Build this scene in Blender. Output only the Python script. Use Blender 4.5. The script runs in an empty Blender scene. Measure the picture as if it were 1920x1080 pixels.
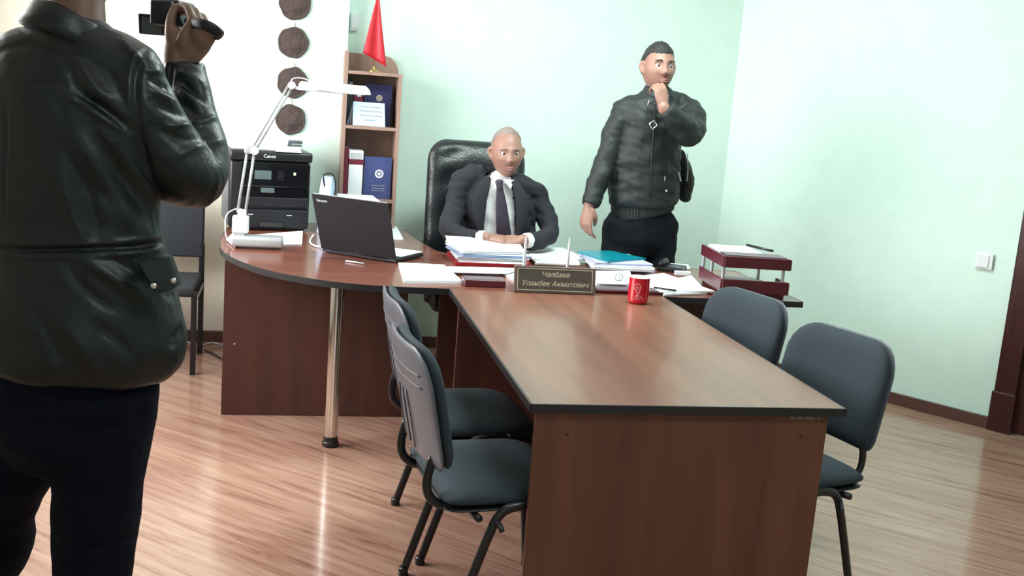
import bpy, bmesh, math, random
import numpy as np
from mathutils import Vector, Matrix, noise
random.seed(7)
C = bpy.context.scene.collection
PI = math.pi
# ------------------------------------------------------------------ camera
H, FPX, PITCH, ROLL, YAW = 1.58, 2000.0, 0.18415, 0.07722, math.radians(12.06)
fw = Vector((0, math.cos(PITCH), -math.sin(PITCH))); rt = Vector((1, 0, 0)); up = rt.cross(fw)
ca, cb = rt*math.cos(ROLL)+up*math.sin(ROLL), up*math.cos(ROLL)-rt*math.sin(ROLL)
Zr = Matrix.Rotation(-YAW, 3, 'Z')
ca, cb, cc = Zr@ca, Zr@cb, Zr@fw
cam_d = bpy.data.cameras.new('camera'); cam = bpy.data.objects.new('camera', cam_d); C.objects.link(cam)
cam_d.sensor_width = 36; cam_d.lens = FPX/1920*36; cam_d.clip_start = .05
m = Matrix((ca, cb, -cc)).transposed().to_4x4(); m.translation = (0, 0, H); cam.matrix_world = m
bpy.context.scene.camera = cam
# measuring helpers: where a direction from the camera station meets a plane of the room
def ray(x, y): return cc + ca*((x-960)/FPX) - cb*((y-540)/FPX)
O = Vector((0, 0, H))
def PY(x, y, Y): d = ray(x, y); return O + d*(Y/d.y)
def PZ(x, y, Z): d = ray(x, y); return O + d*((Z-H)/d.z)
# ------------------------------------------------------------------ light and exposure
sc = bpy.context.scene
sc.view_settings.view_transform = 'Standard'; sc.view_settings.look = 'None'
sc.view_settings.gamma = 1; sc.view_settings.use_curve_mapping = False
sc.view_settings.exposure = 0.12
w = bpy.data.worlds.new('world'); sc.world = w; w.use_nodes = True
w.node_tree.nodes['Background'].inputs[0].default_value = (.80, .90, 1, 1)
w.node_tree.nodes['Background'].inputs[1].default_value = .8
def area(name, loc, target, sx, sy, energy, col):
    l = bpy.data.lights.new(name, 'AREA'); l.shape = 'RECTANGLE'; l.size = sx; l.size_y = sy; l.energy = energy; l.color = col
    o = bpy.data.objects.new(name, l); C.objects.link(o); o.location = loc
    o.rotation_euler = (Vector(target)-Vector(loc)).to_track_quat('-Z', 'Y').to_euler(); return o
area('window_daylight', (-1.98, 4.35, 1.75), (2.0, 4.6, 1.0), 2.3, 1.5, 175, (1, .985, .97))
area('rear_fill', (.2, -2.62, 1.75), (.2, 5, 1.2), 2.0, 1.4, 9, (.85, .95, 1))  # unseen source, added as fill from the camera side
CEIL = 2.95
for lx, ly, le in ((1.4, 4.3, 62), (1.2, 1.2, 22)):
    area('ceiling_fill', (lx, ly, CEIL-.07), (lx, ly, 0), 1.1, .5, le, (.82, 1, .97))  # unseen overhead lamps, added for cool fill

# ------------------------------------------------------------------ materials
def principled(name, col, rough=.5, metal=0, spec=.5, coat=0, emis=None, trans=0):
    mt = bpy.data.materials.new(name); mt.use_nodes = True
    b = mt.node_tree.nodes['Principled BSDF']
    b.inputs['Base Color'].default_value = (*col, 1); b.inputs['Roughness'].default_value = rough
    b.inputs['Metallic'].default_value = metal; b.inputs['Specular IOR Level'].default_value = spec
    b.inputs['Coat Weight'].default_value = coat; b.inputs['Coat Roughness'].default_value = .1
    b.inputs['Transmission Weight'].default_value = trans
    if emis: b.inputs['Emission Color'].default_value = (*emis[0], 1); b.inputs['Emission Strength'].default_value = emis[1]
    return mt, mt.node_tree, b
def noisy(name, col, col2=None, scale=20, rough=.5, bump=.0, bscale=None, detail=4, stretch=(1, 1, 1), rot=(0, 0, 0), **k):
    mt, nt, b = principled(name, col, rough, **k)
    tc = nt.nodes.new('ShaderNodeTexCoord'); mp = nt.nodes.new('ShaderNodeMapping')
    mp.inputs['Scale'].default_value = stretch; mp.inputs['Rotation'].default_value = rot
    nt.links.new(tc.outputs['Object'], mp.inputs[0])
    n = nt.nodes.new('ShaderNodeTexNoise'); n.inputs['Scale'].default_value = scale; n.inputs['Detail'].default_value = detail
    nt.links.new(mp.outputs[0], n.inputs['Vector'])
    if col2 is None: col2 = tuple(c*.86 for c in col)
    r = nt.nodes.new('ShaderNodeValToRGB'); r.color_ramp.elements[0].position = .32; r.color_ramp.elements[1].position = .68
    r.color_ramp.elements[0].color = (*col2, 1); r.color_ramp.elements[1].color = (*col, 1)
    nt.links.new(n.outputs[0], r.inputs[0]); nt.links.new(r.outputs[0], b.inputs['Base Color'])
    if bump:
        n2 = nt.nodes.new('ShaderNodeTexNoise'); n2.inputs['Scale'].default_value = bscale or scale; n2.inputs['Detail'].default_value = 5
        nt.links.new(mp.outputs[0], n2.inputs['Vector'])
        bp = nt.nodes.new('ShaderNodeBump'); bp.inputs['Strength'].default_value = bump; bp.inputs['Distance'].default_value = .01
        nt.links.new(n2.outputs[0], bp.inputs['Height']); nt.links.new(bp.outputs[0], b.inputs['Normal'])
    return mt
M = {}
M['wall'] = noisy('mint wallpaper', (.70, .87, .79), (.67, .84, .76), 9, .75, .12, 160)
M['wall_right'] = M['wall']
M['wall_warmlit'] = noisy('wallpaper with warm daylight tint', (.86, .80, .70), (.83, .77, .67), 9, .75, .12, 160)  # warm daylight put into the wall colour near the left window
M['ceiling'] = noisy('white ceiling paint', (.82, .84, .82), None, 6, .9)
M['skirting'] = noisy('brown skirting', (.12, .055, .045), (.09, .04, .034), 14, .4, stretch=(1, 1, 8))
M['door'] = noisy('dark mahogany door', (.055, .014, .012), (.038, .009, .009), 8, .32, stretch=(6, 6, .5))
def wood(name, c1, c2, c3, axis, rough=.3, coat=0, scale=3.0):
    mt, nt, b = principled(name, c1, rough, coat=coat)
    tc = nt.nodes.new('ShaderNodeTexCoord'); mp = nt.nodes.new('ShaderNodeMapping')
    s = [9.0, 9.0, 9.0]; s[axis] = .55; mp.inputs['Scale'].default_value = s
    nt.links.new(tc.outputs['Object'], mp.inputs[0])
    n = nt.nodes.new('ShaderNodeTexNoise'); n.inputs['Scale'].default_value = scale*.42; n.inputs['Detail'].default_value = 5; n.inputs['Distortion'].default_value = .6
    f = nt.nodes.new('ShaderNodeTexNoise'); f.inputs['Scale'].default_value = scale*5; f.inputs['Detail'].default_value = 6
    nt.links.new(mp.outputs[0], n.inputs['Vector']); nt.links.new(mp.outputs[0], f.inputs['Vector'])
    mx = nt.nodes.new('ShaderNodeMath'); mx.operation = 'MULTIPLY_ADD'; mx.inputs[1].default_value = .3
    nt.links.new(f.outputs[0], mx.inputs[0]); nt.links.new(n.outputs[0], mx.inputs[2])
    r = nt.nodes.new('ShaderNodeValToRGB'); e = r.color_ramp.elements
    e[0].position = .45; e[0].color = (*c3, 1); e[1].position = .85; e[1].color = (*c1, 1)
    q = e.new(.64); q.color = (*c2, 1)
    nt.links.new(mx.outputs[0], r.inputs[0]); nt.links.new(r.outputs[0], b.inputs['Base Color'])
    return mt
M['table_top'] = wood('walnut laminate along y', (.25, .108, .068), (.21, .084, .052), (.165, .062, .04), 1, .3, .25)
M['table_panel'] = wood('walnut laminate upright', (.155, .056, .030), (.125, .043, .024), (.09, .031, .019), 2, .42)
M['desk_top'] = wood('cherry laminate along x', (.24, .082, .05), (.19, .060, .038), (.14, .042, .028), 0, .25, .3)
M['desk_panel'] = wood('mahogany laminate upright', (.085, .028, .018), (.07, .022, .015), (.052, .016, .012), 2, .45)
M['edge'] = noisy('black edge band', (.016, .015, .018), None, 30, .35)
M['shelf'] = wood('pale beech laminate', (.40, .26, .20), (.35, .225, .18), (.29, .18, .145), 2, .5)
M['chrome'] = noisy('polished chrome', (.78, .76, .72), (.7, .68, .66), 3, .12, metal=1.0)
M['black_plastic'] = noisy('black plastic', (.012, .013, .015), None, 40, .35)
M['black_matte'] = noisy('matt black plastic', (.010, .011, .015), None, 60, .5, .1, 300, spec=.4)
M['gloss_black'] = noisy('glossy black panel', (.006, .006, .008), None, 20, .12)
M['grey_plastic'] = noisy('grey plastic shell', (.105, .11, .135), (.09, .095, .115), 12, .38)
M['fabric'] = noisy('charcoal teal upholstery', (.028, .043, .056), (.021, .032, .043), 320, .85, .35, 500)
M['fabric_dark'] = noisy('dark charcoal upholstery', (.026, .030, .038), (.02, .024, .03), 320, .85, .35, 500)
M['chair_metal'] = noisy('black painted tube', (.010, .009, .011), None, 30, .3)
M['leather_chair'] = noisy('black chair leather', (.014, .018, .020), (.010, .012, .014), 14, .3, .25, 90)
M['leather'] = noisy('worn black green leather', (.0062, .0112, .0122), (.004, .0075, .0085), 7, .42, .10, 120, detail=6, spec=.4)
M['denim'] = noisy('navy trousers', (.0028, .0045, .013), (.002, .003, .009), 200, .9, .2, 500, spec=.15)
M['skin'] = noisy('skin', (.36, .19, .145), (.31, .16, .12), 22, .5, .05, 200)
M['skin_tan'] = noisy('tanned skin', (.17, .085, .055), (.13, .065, .042), 22, .5, .05, 200)
M['suit'] = noisy('charcoal suit wool', (.015, .016, .023), (.011, .012, .018), 260, .85, .2, 500)
M['shirt'] = noisy('white shirt cotton', (.80, .80, .80), (.72, .72, .74), 10, .8, .1, 40)
M['tie'] = noisy('dark violet tie', (.035, .026, .045), (.025, .02, .035), 120, .5, .1, 300)
M['jacket'] = noisy('black jacket nylon', (.0135, .0185, .0185), (.010, .014, .0145), 12, .6, .2, 130)
M['trousers'] = noisy('black trousers', (.0055, .0065, .0095), (.004, .005, .0075), 200, .9, .15, 400, spec=.2)
M['shoe'] = noisy('black shoe leather', (.01, .01, .011), None, 30, .3)
M['hair_dark'] = noisy('dark hair', (.012, .010, .010), (.022, .018, .017), 90, .5, .6, 160)
M['hair_grey'] = noisy('short grey hair', (.30, .24, .22), (.22, .17, .155), 120, .6, .5, 200)
M['eye'] = noisy('eye white', (.7, .68, .66), None, 20, .2)
M['pupil'] = noisy('dark iris', (.02, .012, .01), None, 20, .15)
M['lip'] = noisy('lips', (.38, .15, .13), None, 20, .45)
M['paper'] = noisy('white paper', (.86, .89, .92), (.83, .87, .90), 4, .8)
M['paper_blue'] = noisy('pale blue paper', (.55, .68, .86), (.5, .63, .82), 5, .8)
M['paper_lilac'] = noisy('lilac folder card', (.48, .48, .68), (.42, .43, .62), 5, .7)
M['teal'] = noisy('teal folder', (.0, .23, .29), (.0, .19, .25), 6, .3)
M['red_folder'] = noisy('red folder', (.42, .02, .035), None, 10, .4)
M['maroon'] = noisy('maroon lacquered wood', (.105, .012, .022), (.08, .009, .017), 10, .3)
M['maroon_dull'] = noisy('dull maroon tray bed', (.16, .12, .14), (.13, .10, .12), 10, .45)
M['white_plastic'] = noisy('white plastic', (.78, .80, .82), (.74, .76, .79), 10, .35)
M['lamp_grey'] = noisy('pale grey painted metal', (.40, .41, .43), (.36, .37, .39), 10, .4)
M['screen'] = noisy('grey green display', (.12, .17, .17), None, 10, .2)
M['red_cup'] = noisy('red glazed ceramic', (.55, .006, .022), (.48, .005, .02), 8, .12, coat=.5)
M['pink_line'] = noisy('pale pink glaze', (.85, .42, .45), None, 20, .3)
M['plate'] = noisy('dark bronze plate', (.075, .058, .046), (.062, .048, .038), 40, .4)
M['plate_frame'] = noisy('brown wooden frame', (.115, .085, .07), (.09, .066, .055), 30, .45)
M['gold'] = noisy('pale gold line', (.62, .52, .38), None, 30, .35)
M['ink'] = noisy('grey ink', (.22, .26, .36), None, 30, .8)
M['lightmark'] = noisy('pale grey marking', (.55, .57, .6), None, 30, .5)
M['flag'] = noisy('red flag satin', (.62, .01, .025), (.5, .008, .02), 8, .5)
M['brass'] = noisy('brass', (.55, .38, .14), None, 20, .3, metal=.8)
M['disc'] = noisy('carved brown disc', (.085, .055, .05), (.05, .032, .030), 26, .8, .9, 45)
M['cord'] = noisy('beige cord', (.6, .55, .48), None, 20, .8)
M['book_blue'] = noisy('blue book cloth', (.055, .075, .22), (.045, .06, .19), 14, .5)
M['book_navy'] = noisy('navy book cloth', (.014, .018, .09), (.012, .014, .07), 14, .45)
M['book_dark'] = noisy('dark green book cloth', (.012, .022, .024), None, 14, .5)
M['burgundy'] = noisy('burgundy band', (.16, .012, .035), None, 14, .5)
M['steel'] = noisy('bright steel', (.8, .8, .82), None, 20, .22, metal=1.0)
M['fill_diffuser'] = principled('fill panel diffuser', (.9, .95, .93), .5, emis=((.86, 1, .95), 3.0))[0]  # glowing face of the added ceiling fill panels
M['led'] = principled('green indicator lamp', (.5, .8, .3), .4, emis=((.75, 1, .5), 1.2))[0]
M['grommet'] = noisy('dark screw cap', (.05, .02, .015), None, 20, .6)
def glass_mat():
    mt = bpy.data.materials.new('window glass'); mt.use_nodes = True; nt = mt.node_tree
    nt.nodes.remove(nt.nodes['Principled BSDF'])
    t = nt.nodes.new('ShaderNodeBsdfTransparent'); g = nt.nodes.new('ShaderNodeBsdfGlossy'); g.inputs['Roughness'].default_value = .02
    mx = nt.nodes.new('ShaderNodeMixShader'); mx.inputs[0].default_value = .06
    nt.links.new(t.outputs[0], mx.inputs[1]); nt.links.new(g.outputs[0], mx.inputs[2])
    nt.links.new(mx.outputs[0], nt.nodes['Material Output'].inputs[0]); return mt
M['glass'] = glass_mat()
def floor_mat():
    mt, nt, b = principled('laminate planks', (.4, .25, .17), .2)
    tc = nt.nodes.new('ShaderNodeTexCoord'); mp = nt.nodes.new('ShaderNodeMapping')
    mp.inputs['Rotation'].default_value = (0, 0, math.radians(43))
    nt.links.new(tc.outputs['Object'], mp.inputs[0])
    br = nt.nodes.new('ShaderNodeTexBrick'); br.offset = .37; br.inputs['Scale'].default_value = 1
    br.inputs['Brick Width'].default_value = 1.25; br.inputs['Row Height'].default_value = .098
    br.inputs['Mortar Size'].default_value = .0012; br.inputs['Mortar Smooth'].default_value = .3
    br.inputs['Color1'].default_value = (.2, .2, .2, 1); br.inputs['Color2'].default_value = (.8, .8, .8, 1); br.inputs['Mortar'].default_value = (0, 0, 0, 1)
    nt.links.new(mp.outputs[0], br.inputs['Vector'])
    m2 = nt.nodes.new('ShaderNodeMapping'); m2.inputs['Scale'].default_value = (.9, 12, 1)
    nt.links.new(mp.outputs[0], m2.inputs[0])
    n = nt.nodes.new('ShaderNodeTexNoise'); n.inputs['Scale'].default_value = 2.2; n.inputs['Detail'].default_value = 8; n.inputs['Distortion'].default_value = .8; n.inputs['Roughness'].default_value = .62
    nt.links.new(m2.outputs[0], n.inputs['Vector'])
    ad = nt.nodes.new('ShaderNodeMath'); ad.operation = 'MULTIPLY_ADD'; ad.inputs[1].default_value = .10
    nt.links.new(br.outputs['Color'], ad.inputs[0]); nt.links.new(n.outputs[0], ad.inputs[2])
    r = nt.nodes.new('ShaderNodeValToRGB'); e = r.color_ramp.elements
    e[0].position = .36; e[0].color = (.235, .112, .078, 1); e[1].position = .74; e[1].color = (.47, .30, .225, 1)
    q = e.new(.47); q.color = (.335, .18, .13, 1); q = e.new(.58); q.color = (.40, .235, .172, 1)
    nt.links.new(ad.outputs[0], r.inputs[0])
    mx = nt.nodes.new('ShaderNodeMixRGB'); mx.inputs[2].default_value = (.2, .1, .07, 1)
    sc_ = nt.nodes.new('ShaderNodeMath'); sc_.operation = 'MULTIPLY'; sc_.inputs[1].default_value = .35
    nt.links.new(br.outputs['Fac'], sc_.inputs[0]); nt.links.new(sc_.outputs[0], mx.inputs[0]); nt.links.new(r.outputs[0], mx.inputs[1])
    nt.links.new(mx.outputs[0], b.inputs['Base Color'])
    b.inputs['Roughness'].default_value = .17; b.inputs['Coat Weight'].default_value = .25; b.inputs['Coat Roughness'].default_value = .08
    return mt
M['floor'] = floor_mat()

# ------------------------------------------------------------------ mesh helpers
def obj(name, bm, mat, parent=None, smooth=False, auto=None):
    me = bpy.data.meshes.new(name)
    bmesh.ops.recalc_face_normals(bm, faces=bm.faces); bm.to_mesh(me); bm.free()
    if smooth:
        me.shade_smooth()
    o = bpy.data.objects.new(name, me); C.objects.link(o)
    me.materials.append(M[mat] if isinstance(mat, str) else mat)
    if smooth and auto:
        me.set_sharp_from_angle(angle=math.radians(auto))
    if parent: o.parent = parent
    return o
def thing(name, label, cat, loc=(0, 0, 0), rz=0, group=None):
    o = bpy.data.objects.new(name, None); o.empty_display_size = .1; C.objects.link(o)
    o.location = loc; o.rotation_euler = (0, 0, rz); return tag(o, label, cat, group)
def tag(o, label, cat, group=None):
    o['label'] = label; o['category'] = cat
    if group: o['group'] = group
    return o
def struct(name, bm, mat, parent=None, **k):
    o = obj(name, bm, mat, parent, **k)
    if parent is None: o['kind'] = 'structure'
    return o
def NB(): return bmesh.new()
def box(bm, x0, x1, y0, y1, z0, z1, bev=0, seg=2, mtx=None):
    r = bmesh.ops.create_cube(bm, size=1)
    mt = Matrix.Translation(((x0+x1)/2, (y0+y1)/2, (z0+z1)/2)) @ Matrix.Diagonal((abs(x1-x0), abs(y1-y0), abs(z1-z0), 1))
    bmesh.ops.transform(bm, matrix=mt, verts=r['verts'])
    vs = r['verts']
    if bev:
        es = list({e for v in vs for e in v.link_edges})
        rr = bmesh.ops.bevel(bm, geom=es, offset=bev, segments=seg, profile=.5, affect='EDGES')
        vs = list({v for f in rr['faces'] for v in f.verts} | {v for v in vs if v.is_valid})
    if mtx: bmesh.ops.transform(bm, matrix=mtx, verts=vs)
    return vs
def catmull(pts, n=6):
    pts = [Vector(p) for p in pts]; out = []
    if len(pts) < 3: return [pts[0].lerp(pts[-1], i/n) for i in range(n+1)]
    P = [pts[0]*2-pts[1]]+pts+[pts[-1]*2-pts[-2]]
    for i in range(1, len(P)-2):
        a, b, c, d = P[i-1:i+3]
        for k in range(n):
            t = k/n; out.append(.5*((2*b)+(c-a)*t+(2*a-5*b+4*c-d)*t*t+(3*b-a-3*c+d)*t**3))
    out.append(pts[-1]); return out
def loft(bm, rings, cap=True, closed=False):
    vr = [[bm.verts.new(p) for p in r] for r in rings]; n = len(vr[0])
    idx = range(len(vr) if closed else len(vr)-1)
    for i in idx:
        a, b = vr[i], vr[(i+1) % len(vr)]
        for k in range(n): bm.faces.new((a[k], a[(k+1) % n], b[(k+1) % n], b[k]))
    if cap and not closed:
        bm.faces.new(vr[0][::-1]); bm.faces.new(vr[-1])
    return vr
def tube(bm, pts, r, n=10, sm=0, cap=True, flat=1.0, ref=(0, 0, 1)):
    pts = catmull(pts, sm) if sm else [Vector(p) for p in pts]
    rr = r if callable(r) else (lambda t: r)
    rings = []; prev = None
    for i, p in enumerate(pts):
        t = (pts[min(i+1, len(pts)-1)]-pts[max(i-1, 0)]).normalized()
        if prev is None:
            u = Vector(ref).cross(t)
            if u.length < 1e-3: u = Vector((1, 0, 0)).cross(t)
        else: u = prev-t*prev.dot(t)
        u.normalize(); prev = u; v = t.cross(u); q = rr(i/(len(pts)-1))
        rings.append([p+u*q*math.cos(2*PI*k/n)+v*q*flat*math.sin(2*PI*k/n) for k in range(n)])
    loft(bm, rings, cap)
def lathe(bm, prof, n=24, c=(0, 0, 0), mtx=None):
    rings = [[Vector((c[0]+r*math.cos(2*PI*k/n), c[1]+r*math.sin(2*PI*k/n), c[2]+z)) for k in range(n)] for r, z in prof]
    if mtx: rings = [[mtx@p for p in r] for r in rings]
    loft(bm, rings)
def prism(bm, poly, z0, z1, mtx=None):
    a = [bm.verts.new((x, y, z0)) for x, y in poly]; b = [bm.verts.new((x, y, z1)) for x, y in poly]
    n = len(poly); bm.faces.new(a[::-1]); bm.faces.new(b)
    for k in range(n): bm.faces.new((a[k], a[(k+1) % n], b[(k+1) % n], b[k]))
    if mtx: bmesh.ops.transform(bm, matrix=mtx, verts=a+b)
def sphere(bm, c, r, u=16, v=10, s=(1, 1, 1)):
    q = bmesh.ops.create_uvsphere(bm, u_segments=u, v_segments=v, radius=1)
    bmesh.ops.transform(bm, matrix=Matrix.Translation(c)@Matrix.Diagonal((r*s[0], r*s[1], r*s[2], 1)), verts=q['verts'])
def text_mesh(s, size, mat, name, parent, mtx, extrude=.0004, shear=0, align='CENTER'):
    cu = bpy.data.curves.new('t', 'FONT'); cu.body = s; cu.size = size; cu.extrude = extrude; cu.shear = shear
    cu.align_x = align; cu.align_y = 'CENTER'; cu.resolution_u = 2
    o = bpy.data.objects.new('t', cu); C.objects.link(o)
    dg = bpy.context.evaluated_depsgraph_get(); me = bpy.data.meshes.new_from_object(o.evaluated_get(dg))
    bpy.data.objects.remove(o); me.transform(mtx); me.name = name; me.materials.clear(); me.materials.append(M[mat])
    n = bpy.data.objects.new(name, me); C.objects.link(n); n.parent = parent; return n
def frame(o, x, y):        # matrix with given local x and y axes
    x = Vector(x).normalized(); z = x.cross(Vector(y)).normalized(); y = z.cross(x)
    m = Matrix((x, y, z)).transposed().to_4x4(); m.translation = o; return m
def dup(root, loc, rz, label, group=None):
    r = root.copy(); C.objects.link(r); r.location = loc; r.rotation_euler = (0, 0, rz); r['label'] = label
    if group: r['group'] = group
    for ch in list(root.children):
        c = ch.copy(); C.objects.link(c); c.parent = r
        for g in ch.children:
            d = g.copy(); C.objects.link(d); d.parent = c
    return r

# ------------------------------------------------------------------ the room
BY = 6.28                                   # back wall
CR = Vector((2.64, BY)); wd = Vector((.5785, -.8157)); wn = Vector((-.8157, -.5785))
RE = CR + wd*4.6                            # where the slanted right wall ends
X0, YF = -1.72, -2.4
bm = NB(); poly = [(X0-.3, YF-.3), (RE.x+.5, YF-.3), (RE.x+.5, BY+.3), (X0-.3, BY+.3)]
prism(bm, poly, -.1, 0); struct('floor', bm, 'floor')
bm = NB(); prism(bm, poly, CEIL, CEIL+.1); struct('ceiling', bm, 'ceiling')
bm = NB(); box(bm, -.30, CR.x+.1, BY, BY+.15, 0, CEIL); struct('wall_back', bm, 'wall')
bm = NB(); box(bm, X0, -.30, BY, BY+.15, 0, CEIL); struct('wall_back_left', bm, 'wall_warmlit')
bm = NB(); box(bm, -.293, .275, 6.15, BY, 0, CEIL); struct('wall_pillar', bm, 'wall')
def wallbox(bm, s0, s1, t0, t1, z0, z1, bev=0):    # along the slanted wall: s from the corner, t out of the wall into the room
    mt = frame((CR.x, CR.y, 0), (wd.x, wd.y, 0), (wn.x, wn.y, 0))
    mt = Matrix(((wd.x, wn.x, 0, CR.x), (wd.y, wn.y, 0, CR.y), (0, 0, 1, 0), (0, 0, 0, 1)))
    box(bm, s0, s1, t0, t1, z0, z1, bev, mtx=mt)
DS = (Vector((3.669, 4.814))-CR).length     # left edge of the door casing
DW = .95
bm = NB(); wallbox(bm, -.05, DS+.06, -.15, 0, 0, CEIL); wallbox(bm, DS+DW-.02, 4.6, -.15, 0, 0, CEIL); wallbox(bm, DS+.06, DS+DW-.02, -.15, 0, 2.08, CEIL)
struct('wall_right', bm, 'wall_right')
bm = NB(); box(bm, RE.x, RE.x+.15, YF, RE.y+.1, 0, CEIL); struct('wall_far_right', bm, 'wall')
bm = NB(); box(bm, X0-.15, X0, YF, 3.2, 0, CEIL); box(bm, X0-.15, X0, 5.5, BY+.15, 0, CEIL); box(bm, X0-.15, X0, 3.2, 5.5, 0, .95); box(bm, X0-.15, X0, 3.2, 5.5, 2.5, CEIL)
struct('wall_left', bm, 'wall_warmlit')
bm = NB(); box(bm, X0-.15, -.8, YF-.15, YF, 0, CEIL); box(bm, 1.2, RE.x+.15, YF-.15, YF, 0, CEIL); box(bm, -.8, 1.2, YF-.15, YF, 0, .95); box(bm, -.8, 1.2, YF-.15, YF, 2.5, CEIL)
struct('wall_front', bm, 'wall')
# windows
def window(name, a, b, axis):
    bm = NB(); t = .06
    def bar(u0, u1, z0, z1):
        if axis == 'x': box(bm, X0-.1, X0-.04, u0, u1, z0, z1, .005)
        else: box(bm, u0, u1, YF-.1, YF-.04, z0, z1, .005)
    bar(a, a+t, .95, 2.5); bar(b-t, b, .95, 2.5); bar(a, b, .95, .95+t); bar(a, b, 2.5-t, 2.5)
    mid = (a+b)/2; bar(mid-t/2, mid+t/2, .95, 2.5)
    o = struct(name, bm, 'white_plastic')
    bm = NB()
    if axis == 'x': box(bm, X0-.075, X0-.069, a+t, b-t, 1.0, 2.45)
    else: box(bm, a+t, b-t, YF-.075, YF-.069, 1.0, 2.45)
    obj('pane', bm, 'glass', o)
    bm = NB()
    if axis == 'x': box(bm, X0-.04, X0+.12, a-.05, b+.05, .92, .95, .006)
    else: box(bm, a-.05, b+.05, YF-.04, YF+.12, .92, .95, .006)
    obj('sill', bm, 'white_plastic', o)
window('window_1', 3.2, 5.5, 'x'); window('rear_fill_window', -.8, 1.2, 'y')  # the rear one is unseen, added to go with the camera-side fill
# skirting boards
def skirt(name, f):
    bm = NB(); f(bm); struct(name, bm, 'skirting')
skirt('baseboard_back', lambda b: (box(b, X0, -.293, BY-.018, BY, 0, .065, .004), box(b, -.293, .275, 6.132, 6.15, 0, .065, .004), box(b, .275, CR.x, BY-.018, BY, 0, .065, .004)))
skirt('baseboard_right', lambda b: wallbox(b, .02, DS-.002, 0, .018, 0, .065, .004))
skirt('baseboard_left', lambda b: box(b, X0, X0+.018, YF, BY-.02, 0, .065, .004))
# door with casing and plinth blocks
bm = NB(); wallbox(bm, DS+.10, DS+DW-.06, -.05, -.01, .005, 2.04, .004)
for z0, z1 in ((.2, .95), (1.1, 1.9)):
    wallbox(bm, DS+.24, DS+DW-.2, -.012, .0, z0, z1, .004)
door = struct('door_1', bm, 'door')
bm = NB(); wallbox(bm, DS, DS+.11, -.14, .022, 0, 2.13, .006); wallbox(bm, DS+DW-.07, DS+DW+.04, -.14, .022, 0, 2.13, .006); wallbox(bm, DS, DS+DW+.04, -.14, .022, 2.03, 2.14, .006)
obj('casing', bm, 'door', door)
for s in (DS-.006, DS+DW-.07):
    bm = NB(); wallbox(bm, s, s+.122, -.02, .034, 0, .215, .006); obj('plinth_block', bm, 'door', door)
bm = NB(); wallbox(bm, DS+.82, DS+.84, -.02, .05, 1.0, 1.02, .003); wallbox(bm, DS+.72, DS+.84, .035, .05, 1.0, 1.02, .004); obj('handle', bm, 'steel', door)
for k, (lx, ly) in enumerate(((1.4, 4.3), (1.2, 1.2))):
    t = thing('ceiling_fill_panel', ('added cool fill panel above the walnut meeting table', 'added cool fill panel above the camera side of the room')[k], 'ceiling light', (lx, ly, CEIL))  # made-up luminaires dressing the added ceiling fill
    bm = NB(); box(bm, -.62, .62, -.32, .32, -.05, 0, .006); obj('housing', bm, 'white_plastic', t)
    bm = NB(); box(bm, -.58, .58, -.28, .28, -.058, -.05, .003); obj('diffuser', bm, 'fill_diffuser', t)

# ------------------------------------------------------------------ meeting table
T = thing('meeting_table', 'long walnut meeting table with black edges butted against the desk', 'table', (1.118, 3.49, 0))
tx0, tx1, ty0, ty1 = .655-1.118, 1.582-1.118, 2.697-3.49, 4.284-3.49
bm = NB(); box(bm, tx0+.002, tx1-.002, ty0+.002, ty1, .7265, .7505); obj('tabletop', bm, 'table_top', T)
bm = NB(); e = .004
for q in ((tx0-e, tx0+.002, ty0-e, ty1), (tx1-.002, tx1+e, ty0-e, ty1), (tx0-e, tx1+e, ty0-e, ty0+.002)): box(bm, *q, .7255, .7508, .0012, 1)
obj('edge_band', bm, 'edge', T)
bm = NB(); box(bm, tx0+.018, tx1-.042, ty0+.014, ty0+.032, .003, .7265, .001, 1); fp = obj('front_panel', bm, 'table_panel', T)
for x, z in ((tx0+.11, .66), (tx1-.12, .66), (tx0+.11, .10), (tx1-.12, .10)):
    bm = NB(); lathe(bm, [(.005, 0), (.005, .0015), (.003, .002)], 10, mtx=Matrix.Translation((x, ty0+.014, z))@Matrix.Rotation(PI/2, 4, 'X')); obj('screw_cap', bm, 'grommet', fp)
text_mesh('008 - 007  000302 - 16', .010, 'lightmark', 'inventory_number', fp, frame((tx1-.115, ty0+.0132, .7155), (1, 0, 0), (0, 0, 1)), .0002)
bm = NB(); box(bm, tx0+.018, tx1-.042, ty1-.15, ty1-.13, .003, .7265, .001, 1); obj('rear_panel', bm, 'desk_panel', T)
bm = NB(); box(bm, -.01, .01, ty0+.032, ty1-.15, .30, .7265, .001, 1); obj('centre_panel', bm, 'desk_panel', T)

# ------------------------------------------------------------------ executive desk
dk = thing('executive_desk', 'mahogany L-shaped executive desk with rounded left end and chrome leg', 'desk', (1.0, 4.9, 0))
ox, oy = 1.0, 4.9
front = [(-.29, 6.08), (-.325, 5.6), (-.325, 5.24), (-.285, 4.94), (-.165, 4.66), (-.046, 4.504), (.085, 4.40), (.213, 4.332), (.341, 4.297), (.50, 4.288)]
fr = [tuple(p)[:2] for p in catmull([(x, y, 0) for x, y in front], 5)]
inner = [tuple(p)[:2] for p in catmull([(1.10, 5.14, 0), (.86, 5.16, 0), (.74, 5.26, 0), (.70, 5.42, 0), (.66, 5.7, 0), (.64, 5.975, 0)], 5)]
outline = fr + [(2.235, 4.288), (2.235, 5.05), (1.5, 5.08)] + inner + [(.245, 5.975), (.245, 6.08)]
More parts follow.
